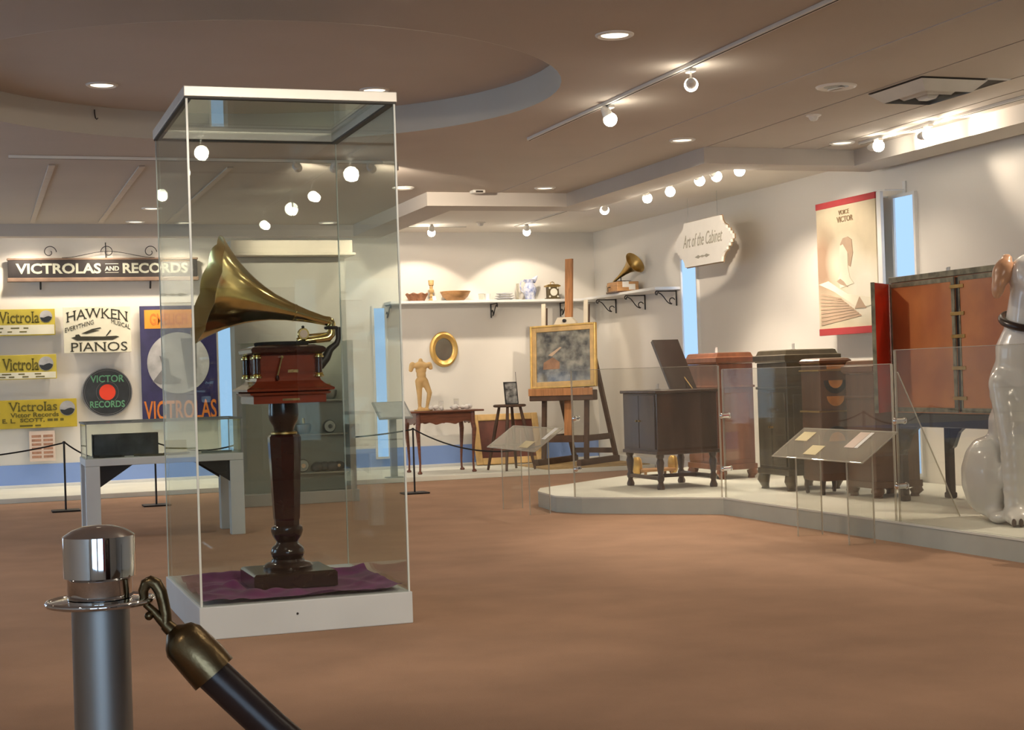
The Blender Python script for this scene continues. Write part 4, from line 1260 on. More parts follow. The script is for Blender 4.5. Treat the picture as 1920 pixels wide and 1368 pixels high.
obj('carry_handle', tube(B(), [(-0.025, 0, 0.184), (-0.022, 0, 0.205), (0, 0, 0.214), (0.022, 0, 0.205), (0.025, 0, 0.184)], 0.005, 8), 'brass_dull', t, smooth=True)

# little gramophone on the corner shelf
t = thing('tabletop_gramophone', 'small oak gramophone with gold horn on the corner shelf', 'gramophone', (7.08, 16.37, SZ))
cb_ = obj('cabinet', box(B(), -0.135, 0.135, -0.15, 0.15, 0.0, 0.125, 0.006), 'bowl_wood', t)
obj('lower_moulding', box(B(), -0.145, 0.145, -0.16, 0.16, 0.0, 0.018, 0.004), 'walnut_mid', cb_)
obj('turntable', lathe(B(), [(0.10, 0.126), (0.10, 0.138), (0.001, 0.139)], 28), 'felt_black', t)
h0, h1 = Vector((-0.07, 0.10, 0.135)), Vector((0.075, -0.20, 0.335))
axg = (h1 - h0).normalized()
ea = axg.orthogonal().normalized()
eb = axg.cross(ea)
bm = B()
pr = [(0, 0.012), (0.25, 0.018), (0.5, 0.034), (0.7, 0.055), (0.85, 0.085), (0.95, 0.115), (1.0, 0.135)]
rings = [[bm.verts.new(h0 + axg * (s * (h1 - h0).length) + (ea * math.cos(2 * PI * k / 32) + eb * math.sin(2 * PI * k / 32)) * (r + e)) for k in range(32)]
         for s, r, e in [(s, r, 0) for s, r in pr] + [(s, r, -0.003) for s, r in reversed(pr)]]
ring_faces(bm, rings, True, False)
obj('horn', bm, 'brass_dull', t, smooth=True)
obj('horn_support', tube(B(), [(-0.02, 0.0, 0.125), (-0.02, 0.0, 0.20)], 0.007, 8), 'iron_black', t)
obj('crank', tube(B(), [(-0.135, 0.05, 0.07), (-0.165, 0.05, 0.07), (-0.168, 0.05, 0.02)], 0.005, 8), 'iron_black', t, smooth=True)
for k, (y, z, dy) in enumerate(((-0.04, 0.075, 0.05), (-0.11, 0.105, 0.04))):
    obj('paper_label', box(B(), 0.01 - 0.08 * k, 0.09 - 0.08 * k, -0.152, -0.1505, z - 0.045, z + 0.02), 'paper_white', cb_)
obj('paper_label', box(B(), -0.02, 0.12, -0.148, -0.06, 0.1252, 0.1275), 'paper_white', cb_)
t = thing('clear_holder', 'small clear upright holder before the little gramophone', 'holder', (7.05, 16.72, SZ))
obj('upright', box(B(), -0.03, 0.03, -0.003, 0.003, 0.005, 0.11), 'acrylic_edge', t)
obj('foot', box(B(), -0.03, 0.03, -0.025, 0.025, 0, 0.005), 'acrylic_edge', t)

# oval gilt mirror
t = thing('oval_mirror', 'oval mirror in a broad gilt frame above the tea table', 'mirror', (5.318, 17.75, 1.235))
bm = B()
rings = []
for k in range(48):
    a = 2 * PI * k / 48
    c, s = math.cos(a), math.sin(a)
    sec = [(0.62, -0.012), (0.64, -0.03), (0.72, -0.035), (0.86, -0.055), (0.97, -0.045), (1.0, -0.02), (1.0, 0.0)]
    rings.append([bm.verts.new((0.172 * q * c, y, 0.212 + 0.212 * q * s)) for q, y in sec])
rings.append(rings[0])
for a, b in zip(rings, rings[1:]):
    for i in range(len(a) - 1):
        bm.faces.new((a[i], a[i + 1], b[i + 1], b[i]))
obj('frame', bm, 'gilt', t, smooth=True)
bm = B()
bm.faces.new([bm.verts.new((0.112 * math.cos(2 * PI * k / 40), -0.014, 0.212 + 0.138 * math.sin(2 * PI * k / 40))) for k in range(40)])
obj('mirror_glass', bm, 'mirror_face', t)

# tea table
t = thing('tea_table', 'slender mahogany tea table with scalloped apron and pad feet', 'table', (4.93, 16.68, 0.0505))
obj('table_top', box(B(), -0.43, 0.43, -0.30, 0.30, 0.675, 0.695, 0.006), 'table_wood', t)
def apron(a0, a1, fixed, axis, nm):
    n = 40
    poly = [(a0, 0.674), (a1, 0.674)]
    for i in range(n + 1):
        s = 1 - i / n
        x = a0 + (a1 - a0) * s
        z = 0.545 + 0.025 * abs(math.sin(s * PI * 3)) + (0.03 if 0.36 > abs(s - 0.5) else 0.0) * math.cos((s - 0.5) * 5) * -0.4
        poly.append((x, z))
    obj(nm, prism(B(), poly, axis, fixed, fixed + 0.02), 'table_wood', t)
apron(-0.33, 0.33, -0.235, 'y', 'apron')
apron(-0.33, 0.33, 0.215, 'y', 'apron')
apron(-0.215, 0.215, -0.33, 'x', 'apron')
apron(-0.215, 0.215, 0.31, 'x', 'apron')
for sx in (-1, 1):
    for sy in (-1, 1):
        x, y = sx * 0.315, sy * 0.225
        lg = obj('leg', tube(B(), [(x, y, 0.674), (x, y, 0.56), (x + sx * .012, y + sy * .010, 0.48), (x, y, 0.30), (x - sx * .008, y, 0.12), (x - sx * .004, y, 0.03)], [0.026, 0.028, 0.027, 0.018, 0.012, 0.012], 10), 'table_wood', t, smooth=True)
        obj('pad_foot', lathe(B(), [(0.020, 0), (0.027, 0.008), (0.026, 0.018), (0.012, 0.032)], 14, (x, y - 0.006, 0)), 'table_wood', lg, smooth=True)

# plaster torso on the table
bm = B()
def lump(c, r, rot=None):
    ball(bm, c, r, 14, rot)
def limb(p0, p1, a, b):
    p0, p1 = Vector(p0), Vector(p1)
    for i in range(7):
        s = i / 6
        lump(p0 + (p1 - p0) * s, a + (b - a) * s)
lump((0.0, 0, 0.505), (0.072, 0.045, 0.045))       # chest
lump((-0.035, -0.022, 0.50), (0.040, 0.030, 0.030))
lump((0.035, -0.022, 0.50), (0.040, 0.030, 0.030))
lump((0.0, 0, 0.455), (0.055, 0.040, 0.055))       # ribs
lump((0.0, -0.004, 0.40), (0.048, 0.038, 0.05))    # belly
lump((0.004, 0, 0.345), (0.056, 0.042, 0.048))     # hips
lump((-0.082, 0, 0.512), (0.030, 0.032, 0.036))    # shoulder stumps
lump((0.082, 0, 0.508), (0.030, 0.032, 0.036))
limb((-0.090, 0.0, 0.50), (-0.100, -0.005, 0.455), 0.026, 0.022)
limb((0.088, 0.0, 0.50), (0.094, -0.005, 0.475), 0.026, 0.022)
limb((0, 0.006, 0.535), (0, 0.004, 0.565), 0.026, 0.021)    # neck
limb((-0.024, 0, 0.33), (-0.022, 0.0, 0.19), 0.038, 0.027)  # standing leg
limb((-0.022, 0, 0.19), (-0.020, 0.012, 0.04), 0.027, 0.018)
limb((0.032, 0, 0.33), (0.070, -0.030, 0.20), 0.037, 0.026)  # forward leg, bent
limb((0.070, -0.030, 0.20), (0.052, 0.006, 0.05), 0.026, 0.018)
lump((-0.012, 0, 0.02), (0.035, 0.05, 0.022))
lump((0.05, -0.005, 0.02), (0.032, 0.05, 0.022))
me = fused(bm, 0.008, 3)
t = thing('torso_statue', 'tan plaster statue of a headless armless nude torso on the table', 'statue', (4.70, 16.58, 0.7462))
for v in me.vertices:
    v.co.x *= 1.18
o = link('figure', me, 'plaster_tan', t, smooth=True)
obj('base_slab', box(B(), -0.075, 0.105, -0.065, 0.065, 0.0, 0.014, 0.003), 'plaster_tan', t)

# white bits and clear stands on the table top
for k, (x, y, sx, a, lab) in enumerate(((4.83, 16.47, 0.07, 0.3, 'crumpled white plaster piece at the table front edge'), (4.90, 16.70, 0.05, 1.2, 'white plaster fragment near the statue feet'), (5.02, 16.56, 0.06, 2.0, 'flat white plaster fragment in the middle of the table'),
                                        (5.13, 16.70, 0.05, 0.7, 'small white plaster fragment towards the table end'), (5.22, 16.55, 0.06, 2.6, 'long white plaster fragment at the table end'))):
    bm = B()
    for q in range(5):
        ball(bm, (random.uniform(-sx, sx), random.uniform(-0.03, 0.03), 0.012 + random.uniform(0, 0.008)), (random.uniform(0.02, 0.035), random.uniform(0.015, 0.03), random.uniform(0.010, 0.018)), 10)
    me = fused(bm, 0.006, 2)
    t = thing('plaster_piece', lab, 'plaster piece', (x, y, 0.7460), a)
    dz = -min(v.co.z for v in me.vertices)
    for v in me.vertices:
        v.co.z = (v.co.z + dz) * 1.7
        v.co.x *= 1.3
    link('fragment', me, 'china_white', t, smooth=True)
for x, lab in ((4.98, 'clear card holder standing on the tea table'), (5.16, 'taller clear card holder at the tea table end')):
    t = thing('card_holder', lab, 'card holder', (x, 16.78, 0.7460))
    obj('upright', box(B(), -0.03, 0.03, -0.002, 0.002, 0.004, 0.10 + 0.02 * (x > 5)), 'acrylic', t)
    obj('card', box(B(), -0.025, 0.025, -0.004, -0.002, 0.05, 0.09), 'paper_white', t)
    obj('foot', box(B(), -0.03, 0.03, -0.03, 0.03, 0, 0.004), 'acrylic_edge', t)

# stool with framed photograph
t = thing('stool', 'dark wooden stool with splayed legs before the leaning frame', 'stool', (5.66, 16.38, 0.0565))
obj('seat', lathe(B(), [(0.17, 0.70), (0.185, 0.708), (0.185, 0.722), (0.17, 0.73)], 28), 'easel_dark', t, smooth=True)
for k in range(4):
    a = PI / 4 + k * PI / 2 + 0.25
    p0, p1 = Vector((0.12 * math.cos(a), 0.12 * math.sin(a), 0.70)), Vector((0.27 * math.cos(a), 0.27 * math.sin(a), 0.0))
    obj('leg', tube(B(), [p0, p0.lerp(p1, 0.3), p0.lerp(p1, 0.7), p1], [0.016, 0.021, 0.019, 0.014], 10), 'easel_dark', t, smooth=True)
for k in range(4):
    a, b = PI / 4 + k * PI / 2 + 0.25, PI / 4 + (k + 1) * PI / 2 + 0.25
    obj('rung', cyl(B(), (0.21 * math.cos(a), 0.21 * math.sin(a), 0.28), (0.21 * math.cos(b), 0.21 * math.sin(b), 0.28), 0.010, seg=8), 'easel_dark', t)
t = thing('photo_frame', 'black and white photograph in a thin frame on the stool', 'photograph', (5.67, 16.33, 0.7870))
obj('frame', prism(B(), [(-0.012, 0.0), (0.0, 0.0), (0.05, 0.25), (0.038, 0.25)], 'x', -0.078, 0.078), 'iron_black', t)
obj('print', prism(B(), [(-0.0125, 0.012), (-0.0105, 0.012), (0.0335, 0.238), (0.0330, 0.238)], 'x', -0.066, 0.066), 'photo_grey', t)
obj('rear_strut', tube(B(), [(0.0, 0.045, 0.23), (0.0, 0.11, 0.005)], 0.005, 6), 'iron_black', t)
obj('tall_wire', tube(B(), [(0.075, 0.02, 0.0), (0.072, 0.05, 0.36)], 0.0025, 6), 'iron_black', t)

# big gilt frame leaning on the wall
t = thing('leaning_picture', 'large dark panel in a wide gold frame leaning on the wall', 'picture', (6.02, 17.46, 0.0575))
tilt = Matrix.Rotation(-0.30, 4, 'X')
def lean(bm):
    bmesh.ops.transform(bm, matrix=tilt, verts=bm.verts)
    return bm
for a, b, c, d in ((-0.42, -0.34, 0, 0.62), (0.34, 0.42, 0, 0.62), (-0.34, 0.34, 0, 0.08), (-0.34, 0.34, 0.54, 0.62)):
    obj('frame_side', lean(box(B(), a, b, -0.02, 0.02, c, d, 0.008)), 'gilt_wood', t)
obj('panel', lean(box(B(), -0.338, 0.338, -0.002, 0.012, 0.082, 0.538)), 'panel_brown', t)

# straw mat under the easel
tag(obj('straw_mat', box(B(), 5.98, 7.22, 16.08, 17.20, 0.0502, 0.060, 0.002), 'mat_straw'), 'tan straw mat under the easel on the far plinth', 'mat')

# ------------------------------------------------------------------ easel and painting
EA = math.atan2(-0.77, 0.64)
t = thing('easel', 'tall wooden studio easel holding the framed painting', 'easel', (6.40, 16.63, 0.0605), EA)
def ez(y0, z):   # lean of the uprights
    return y0 + 0.075 * z
def stick(pts_, wx, wy, m, nm, parent=None):
    bm = B()
    rings = []
    for x, y, z in pts_:
        rings.append([bm.verts.new((x + sx * wx / 2, y + sy * wy / 2, z)) for sx, sy in ((-1, -1), (1, -1), (1, 1), (-1, 1))])
    ring_faces(bm, rings)
    return obj(nm, bm, m, parent or t)
for sx, sh in ((-0.28, 1.82), (0.28, 1.84)):
    stick([(sx, ez(0, 0.05), 0.05), (sx, ez(0, 1.2), 1.2), (sx, ez(0, sh), sh)], 0.05, 0.04, 'easel_dark', 'upright')
    stick([(sx, ez(-0.03, 1.60), 1.60), (sx, ez(-0.03, sh + 0.05), sh + 0.05)], 0.05, 0.02, 'easel_pale', 'upright_face')
mast = stick([(0.03, ez(0.02, 0.30), 0.30), (0.03, ez(0.02, 2.38), 2.38)], 0.09, 0.035, 'easel_wood', 'mast')
clamp = obj('top_clamp', prism(B(), [(-0.13, 1.62), (-0.08, 1.70), (0.10, 1.70), (0.16, 1.64), (0.16, 1.62)], 'y', ez(-0.055, 1.65), ez(-0.005, 1.65)), 'easel_pale', t)
obj('clamp_knob', cyl(B(), (0.02, ez(-0.085, 1.66), 1.66), (0.02, ez(-0.05, 1.66), 1.66), 0.020, seg=14), 'iron_black', clamp)
tr = obj('tray', box(B(), -0.42, 0.42, ez(-0.12, .85), ez(0.0, .85), 0.74, 0.86, 0.01), 'easel_dark', t)
obj('tray_lip', box(B(), -0.42, 0.42, ez(-0.135, .85), ez(-0.115, .85), 0.80, 0.885, 0.004), 'easel_wood', tr)
for sx in (-0.28, 0.28):
    stick([(sx, -0.10, 0.0), (sx, -0.10, 0.07)], 0.06, 0.0, 'easel_dark', 'foot') if False else None
    obj('base_rail', box(B(), sx - 0.03, sx + 0.03, -0.18, 0.78, 0.0, 0.07, 0.006), 'easel_dark', t)
    stick([(sx, 0.74, 0.05), (sx, ez(0.03, 1.55), 1.55)], 0.045, 0.05, 'easel_dark', 'rear_leg')
obj('cross_rail', box(B(), -0.25, 0.25, 0.0, 0.04, 0.26, 0.34, 0.004), 'easel_dark', t)
obj('cross_rail', box(B(), -0.25, 0.25, 0.70, 0.75, 0.10, 0.16, 0.004), 'easel_dark', t)
obj('side_rail', box(B(), 0.265, 0.295, 0.05, 0.62, 0.27, 0.34, 0.004), 'easel_dark', t)
obj('side_rail', box(B(), -0.295, -0.265, 0.05, 0.62, 0.27, 0.34, 0.004), 'easel_dark', t)

t = thing('framed_painting', 'dark landscape painting in a gilt frame on the easel', 'painting', (6.40, 16.63, 0.0605 + 0.888), EA)
pt = Matrix.Translation((0.01, ez(-0.055, 0.89), 0)) @ Matrix.Rotation(-0.075, 4, 'X') @ Matrix.Rotation(-0.02, 4, 'Y')
def pic(bm):
    bmesh.ops.transform(bm, matrix=pt, verts=bm.verts)
    return bm
PW, PH, FWd = 0.43, 0.73, 0.075
for a, b, c, d in ((-PW, -PW + FWd, 0, PH), (PW - FWd, PW, 0, PH), (-PW + FWd, PW - FWd, 0, FWd), (-PW + FWd, PW - FWd, PH - FWd, PH)):
    f_ = obj('frame_side', pic(box(B(), a, b, -0.022, 0.02, c, d, 0.006)), 'gilt_wood', t)
for a, b, c, d in ((-PW - .002, -PW + .022, -0.002, PH + .002), (PW - .022, PW + .002, -0.002, PH + .002), (-PW + .022, PW - .022, -0.002, .022), (-PW + .022, PW - .022, PH - .022, PH + .002)):
    obj('outer_moulding', pic(box(B(), a, b, -0.034, 0.018, c, d, 0.006)), 'gilt', t)
cv = obj('canvas', pic(box(B(), -PW + FWd - .004, PW - FWd + .004, -0.006, 0.010, FWd - .004, PH - FWd + .004)), 'paint_dark', t)
obj('painted_barn', pic(prism(B(), [(-0.27, 0.22), (-0.05, 0.22), (-0.05, 0.30), (-0.14, 0.36), (-0.26, 0.30)], 'y', -0.0075, -0.005)), 'paint_ochre', cv)
obj('painted_roof', pic(prism(B(), [(-0.20, 0.385), (-0.04, 0.475), (-0.02, 0.465), (-0.15, 0.37)], 'y', -0.0080, -0.0055)), 'banner_shade', cv)


# ================================================================== display platform on the aisle side
PT = 0.13
plat = [(5.345, -1.0), (5.345, 10.58), (4.50, 11.36), (4.38, 11.62), (4.44, 12.20), (4.58, 12.52), (5.68, 13.37), (7.28, 14.55), (7.28, -1.0)]
t = thing('display_platform', 'low pale angular platform carrying the cabinets', 'platform', (5.9, 9.0, 0))
loc_ = [(x - 5.9, y - 9.0) for x, y in plat]
obj('deck', prism(B(), loc_, 'z', PT - 0.012, PT), 'platform_paint', t)
ins = [((x - 6.4) * 0.985 + 6.4 - 5.9 if x < 7 else x - 5.9 - .01, y - 9.0) for x, y in plat]
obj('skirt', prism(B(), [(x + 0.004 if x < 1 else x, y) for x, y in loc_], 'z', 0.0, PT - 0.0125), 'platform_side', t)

# clear barrier sheets along the platform edge
BT = 0.010


def clear_sheet(p, q, ztop, zb, lab, slope=None):
    p, q = Vector((*p, 0)), Vector((*q, 0))
    Lg = (q - p).length
    a = math.atan2(q.y - p.y, q.x - p.x)
    t_ = thing('clear_barrier', lab, 'barrier', (p.x, p.y, zb), a)
    obj('sheet', box(B(), 0.006, Lg - 0.006, -BT / 2, BT / 2, 0, ztop - zb), 'acrylic', t_)
    for x in (0.0, Lg):
        obj('sheet_edge', box(B(), x - 0.006, x + 0.006, -BT / 2 - .001, BT / 2 + .001, 0, ztop - zb), 'acrylic_edge', t_)
    obj('top_edge', box(B(), 0.006, Lg - 0.006, -BT / 2 - .001, BT / 2 + .001, ztop - zb, ztop - zb + 0.004), 'acrylic_edge', t_)
    for z in (0.22, 0.62):
        bm = B()
        tube(bm, [(0.03, -0.034, z), (0.03, 0.034, z)], [0.017, 0.017], 14)
        st = obj('standoff_bolt', bm, 'chrome', t_, smooth=True)
        for y in (-0.034, 0.034):
            b2 = B()
            ball(b2, (0.03, y, z), (0.022, 0.013, 0.022), 14)
            obj('bolt_cap', b2, 'chrome', st, smooth=True)
    return t_


clear_sheet((4.47, 11.42), (5.36, 10.62), 1.13, PT, 'clear barrier sheet before the easel and dark console')
clear_sheet((5.372, 10.58), (5.372, 8.28), 1.10, PT, 'clear barrier sheet before the row of cabinets')
clear_sheet((5.372, 8.24), (5.372, 6.2), 1.185, PT, 'clear barrier sheet before the lacquer cabinet and dog')
t = thing('clear_gusset', 'clear triangular brace behind the barrier sheet joint', 'brace', (5.40, 8.26, PT))
obj('brace_plate', prism(B(), [(0.0, 0.0), (0.42, 0.0), (0.0, 0.92)], 'y', -0.004, 0.004), 'acrylic', t)
obj('brace_edge', tube(B(), [(0.42, 0, 0.004), (0.0, 0, 0.92)], 0.005, 6), 'acrylic_edge', t)


# clear reading desks before the platform
def clear_desk(x0, x1, y0, y1, z0, z1, lab, cards):
    """x0,z0 the low front edge, x1,z1 the high rear edge."""
    cx_, cy_ = (x0 + x1) / 2, (y0 + y1) / 2
    t_ = thing('clear_reading_desk', lab, 'reading desk', (cx_, cy_, 0))
    def P(u, v, lift=0.0):
        return Vector((x0 + (x1 - x0) * u - cx_, y1 + (y0 - y1) * v - cy_, z0 + (z1 - z0) * u + lift))
    bm = B()
    lo_ = [bm.verts.new(P(u, v)) for u, v in ((0, 0), (1, 0), (1, 1), (0, 1))]
    hi_ = [bm.verts.new(P(u, v, 0.008)) for u, v in ((0, 0), (1, 0), (1, 1), (0, 1))]
    ring_faces(bm, [lo_, hi_])
    tp = obj('sloping_top', bm, 'acrylic_haze', t_)
    for a, b in (((0, 0), (0, 1)), ((0, 1), (1, 1)), ((1, 1), (1, 0)), ((1, 0), (0, 0))):
        obj('top_edge', tube(B(), [P(*a, 0.004), P(*b, 0.004)], 0.0042, 6), 'acrylic_edge', tp)
    for v in (0.22, 0.78):
        bm = B()
        prism(bm, [(x0 + 0.04 - cx_, 0.0), (x1 - 0.03 - cx_, 0.0), (x1 - 0.03 - cx_, z1 - 0.025), (x0 + 0.04 - cx_, z0 + 0.015)], 'y', y1 + (y0 - y1) * v - cy_ - 0.005, y1 + (y0 - y1) * v - cy_ + 0.005)
        lg = obj('side_leg', bm, 'acrylic', t_)
        for x, z in ((x0 + 0.04 - cx_, z0 + 0.012), (x1 - 0.03 - cx_, z1 - 0.03)):
            obj('leg_edge', box(B(), x - 0.003, x + 0.003, y1 + (y0 - y1) * v - cy_ - 0.0055, y1 + (y0 - y1) * v - cy_ + 0.0055, 0, z), 'acrylic_edge', lg)
    for k, (u0, u1, v0, v1, m, cl) in enumerate(cards):
        bm = B()
        lo_ = [bm.verts.new(P(u, v, 0.0085)) for u, v in ((u0, v0), (u1, v0), (u1, v1), (u0, v1))]
        hi_ = [bm.verts.new(P(u, v, 0.0105)) for u, v in ((u0, v0), (u1, v0), (u1, v1), (u0, v1))]
        ring_faces(bm, [lo_, hi_])
        c_ = obj('caption_card', bm, m)
        tag(c_, cl, 'card')
        c_.location = (cx_, cy_, 0)
    return t_


clear_desk(5.00, 5.25, 8.05, 9.16, 0.51, 0.685, 'clear acrylic reading desk before the cabinets',
           [(0.55, 0.85, 0.06, 0.20, 'paper_yellow', 'yellow caption card at the far end of the larger clear desk'),
            (0.12, 0.42, 0.32, 0.46, 'paper_yellow', 'yellow caption card low in the middle of the larger clear desk'),
            (0.42, 0.92, 0.66, 0.76, 'paper_pink', 'pinkish caption card at the near end of the larger clear desk'),
            (0.42, 0.92, 0.765, 0.80, 'paper_white', 'narrow bright card strip on the larger clear desk')])
clear_desk(4.08, 4.32, 11.25, 12.42, 0.505, 0.675, 'clear acrylic reading desk before the easel',
           [(0.10, 0.38, 0.62, 0.80, 'paper_yellow', 'yellow caption card on the smaller clear desk'),
            (0.50, 0.98, 0.86, 0.93, 'paper_white', 'narrow white card strip on the smaller clear desk')])


# ------------------------------------------------------------------ cabinets on the platform
def upright_cabinet(lab, x0, x1, y0, y1, h, m, feet=0.12, doors=True):
    """Upright talking machine: moulded lid, panelled body, doors on the aisle side, bracket feet."""
    cx_, cy_ = (x0 + x1) / 2, (y0 + y1) / 2
    hx, hy = (x1 - x0) / 2, (y1 - y0) / 2
    t_ = thing('upright_phonograph', lab, 'phonograph', (cx_, cy_, PT + 0.0005))
    bd_ = obj('body', box(B(), -hx, hx, -hy, hy, feet, h - 0.10, 0.006), m, t_)
    obj('lid', sweep_square(B(), [(hx + .006, hy + .006, h - 0.098), (hx + .022, hy + .022, h - 0.082), (hx + .022, hy + .022, h - 0.045), (hx + .002, hy + .002, h - 0.038), (hx - .01, hy - .01, h - 0.006), (hx - .025, hy - .025, h)]), m, t_)
    obj('waist_moulding', box(B(), -hx - .012, hx + .012, -hy - .012, hy + .012, h * 0.72, h * 0.72 + 0.02, 0.005), m, t_)
    obj('base_moulding', box(B(), -hx - .014, hx + .014, -hy - .014, hy + .014, feet, feet + 0.05, 0.006), m, t_)
    if doors:
        for k, (a, b) in enumerate(((-hy + .02, -0.004), (0.004, hy - .02))):
            d_ = obj('door', box(B(), -hx - 0.012, -hx + 0.002, a, b, feet + 0.07, h * 0.70, 0.004), m, t_)
            obj('door_knob', cyl(B(), (-hx - 0.012, (0.02 if k else -0.02), h * 0.45), (-hx - 0.03, (0.02 if k else -0.02), h * 0.45), 0.009, seg=10), 'brass_dull', d_)
        obj('side_panel', box(B(), -hx + .05, hx - .05, -hy - 0.006, -hy + 0.001, feet + 0.09, h * 0.68, 0.004), m, t_)
    for sx in (-1, 1):
        for sy in (-1, 1):
            obj('foot', tube(B(), [(sx * (hx - .03), sy * (hy - .03), feet + 0.002), (sx * (hx - .02), sy * (hy - .02), feet * 0.6), (sx * (hx - .03), sy * (hy - .03), 0.02), (sx * (hx - .03), sy * (hy - .03), 0.0)], [0.045, 0.05, 0.030, 0.034], 10), m, t_, smooth=True)
    return t_


upright_cabinet('reddish walnut upright phonograph behind the dark console', 6.20, 6.55, 12.30, 12.92, 1.12, 'walnut_red', 0.08)
upright_cabinet('tall olive brown upright phonograph with brass knobs', 6.00, 6.46, 10.72, 11.20, 1.11, 'walnut_grey')
upright_cabinet('plain brown low phonograph cabinet beside the red lacquer door', 6.15, 6.52, 9.72, 10.10, 1.005, 'walnut_mid', 0.07, False)

# made-up cabinet whose orange arches stand in for a reflection in the acrylic
t = thing('reflection_cabinet', 'narrow dark stand-in cabinet, its orange arches imitating a reflection', 'cabinet', (6.13, 10.37, PT + 0.003))
obj('body', box(B(), -0.12, 0.14, -0.14, 0.14, 0.10, 0.985, 0.006), 'walnut_mid', t)
obj('lid', sweep_square(B(), [(0.128, 0.145, 0.985), (0.138, 0.152, 0.995), (0.138, 0.152, 1.01), (0.12, 0.135, 1.025), (0.10, 0.11, 1.03)], (0.01, 0)), 'walnut_mid', t)
for z, h_ in ((0.93, 0.012), (0.62, 0.012)):
    obj('reflection_line', box(B(), -0.14, 0.16, -0.152, 0.14, z, z + h_, 0.002), 'brass_dull', t)
for cz, r, flip in ((0.86, 0.10, -1), (0.40, 0.115, 1), (0.74, 0.075, -1)):
    poly = [(0.01 + r * math.cos(a), cz + flip * r * math.sin(a)) for a in smoothrange(0, PI, 16)]
    ar = obj('reflection_arch', prism(B(), poly, 'y', -0.145, -0.139), 'lacquer_black' if cz != 0.74 else 'reflection_orange', t)
    poly = [(0.01 + r * .6 * math.cos(a), cz + flip * r * .6 * math.sin(a)) for a in smoothrange(0, PI, 16)]
    if cz != 0.74:
        obj('arch_centre', prism(B(), poly, 'y', -0.149, -0.144), 'reflection_orange', ar)
obj('reflection_panel', box(B(), -0.06, 0.09, -0.146, -0.139, 0.945, 0.975), 'reflection_orange', t)
for sx in (-1, 1):
    for sy in (-1, 1):
        obj('leg', tube(B(), [(0.01 + sx * 0.115, sy * 0.115, 0.105), (0.01 + sx * 0.122, sy * 0.122, 0.06), (0.01 + sx * 0.115, sy * 0.115, 0)], [0.022, 0.018, 0.014], 10), 'lacquer_black', t, smooth=True)

# console with open lid
t = thing('console_phonograph', 'dark console phonograph with raised lid on turned legs', 'phonograph', (5.545, 11.92, PT + 0.0005))
KX, KY = 0.275, 0.345
obj('body', box(B(), -KX, KX, -KY, KY, 0.285, 0.79, 0.006), 'console_wood', t)
obj('top_board', box(B(), -KX - .02, KX + .02, -KY - .02, KY + .02, 0.79, 0.815, 0.006), 'console_wood', t)
obj('lower_moulding', box(B(), -KX - .012, KX + .012, -KY - .012, KY + .012, 0.285, 0.315, 0.006), 'console_wood', t)
for a, b in ((-KY + .03, -0.006), (0.006, KY - .03)):
    d_ = obj('door', box(B(), -KX - 0.010, -KX + 0.002, a, b, 0.33, 0.775, 0.004), 'console_wood', t)
    obj('door_knob', cyl(B(), (-KX - 0.010, 0.03 if a > 0 else -0.03, 0.56), (-KX - 0.026, 0.03 if a > 0 else -0.03, 0.56), 0.008, seg=10), 'brass_dull', d_)
for sx in (-1, 1):
    for sy in (-1, 1):
        lg = obj('leg', lathe(B(), [(0.030, 0.0), (0.034, 0.02), (0.024, 0.045), (0.020, 0.06), (0.030, 0.08), (0.030, 0.10), (0.020, 0.12), (0.028, 0.17), (0.033, 0.22), (0.024, 0.25), (0.034, 0.27), (0.034, 0.286)], 14, (sx * (KX - .035), sy * (KY - .035), 0)), 'console_wood', t, smooth=True)
for sx in (-1, 1):
    obj('stretcher', box(B(), sx * (KX - .035) - .018, sx * (KX - .035) + .018, -KY + .06, KY - .06, 0.075, 0.105, 0.005), 'console_wood', t)
obj('stretcher', box(B(), -KX + .055, KX - .055, -0.02, 0.02, 0.076, 0.106, 0.005), 'console_wood', t)
# lid: hinged across the middle, leaning away from the visitor
ld = prism(B(), [(0.02, 0.816), (0.05, 0.816), (0.40, 1.225), (0.365, 1.245)], 'x', 0.03, 0.275)
obj('raised_lid', ld, 'ebony_wood', t)
obj('lid_stay', tube(B(), [(0.20, -0.05, 0.816), (0.20, 0.16, 0.95)], 0.005, 6), 'brass_dull', t)
# low gilded stool behind the console
t = thing('gilded_footstool', 'low wooden stool with gilded roller ends under the console', 'stool', (5.90, 13.05, PT + 0.0005))
obj('board', box(B(), -0.16, 0.18, -0.10, 0.10, 0.055, 0.08, 0.006), 'bowl_wood', t)
for x in (-0.17, 0.19):
    obj('gilded_roller', lathe(B(), [(0.03, 0.03), (0.045, 0.06), (0.048, 0.12), (0.04, 0.17), (0.025, 0.19)], 18, (x, 0, 0)), 'gilt', t, smooth=True)
for sx in (-0.12, 0.14):
    for sy in (-0.07, 0.07):
        obj('leg', cyl(B(), (sx, sy, 0), (sx, sy, 0.056), 0.014, seg=8), 'bowl_wood', t)

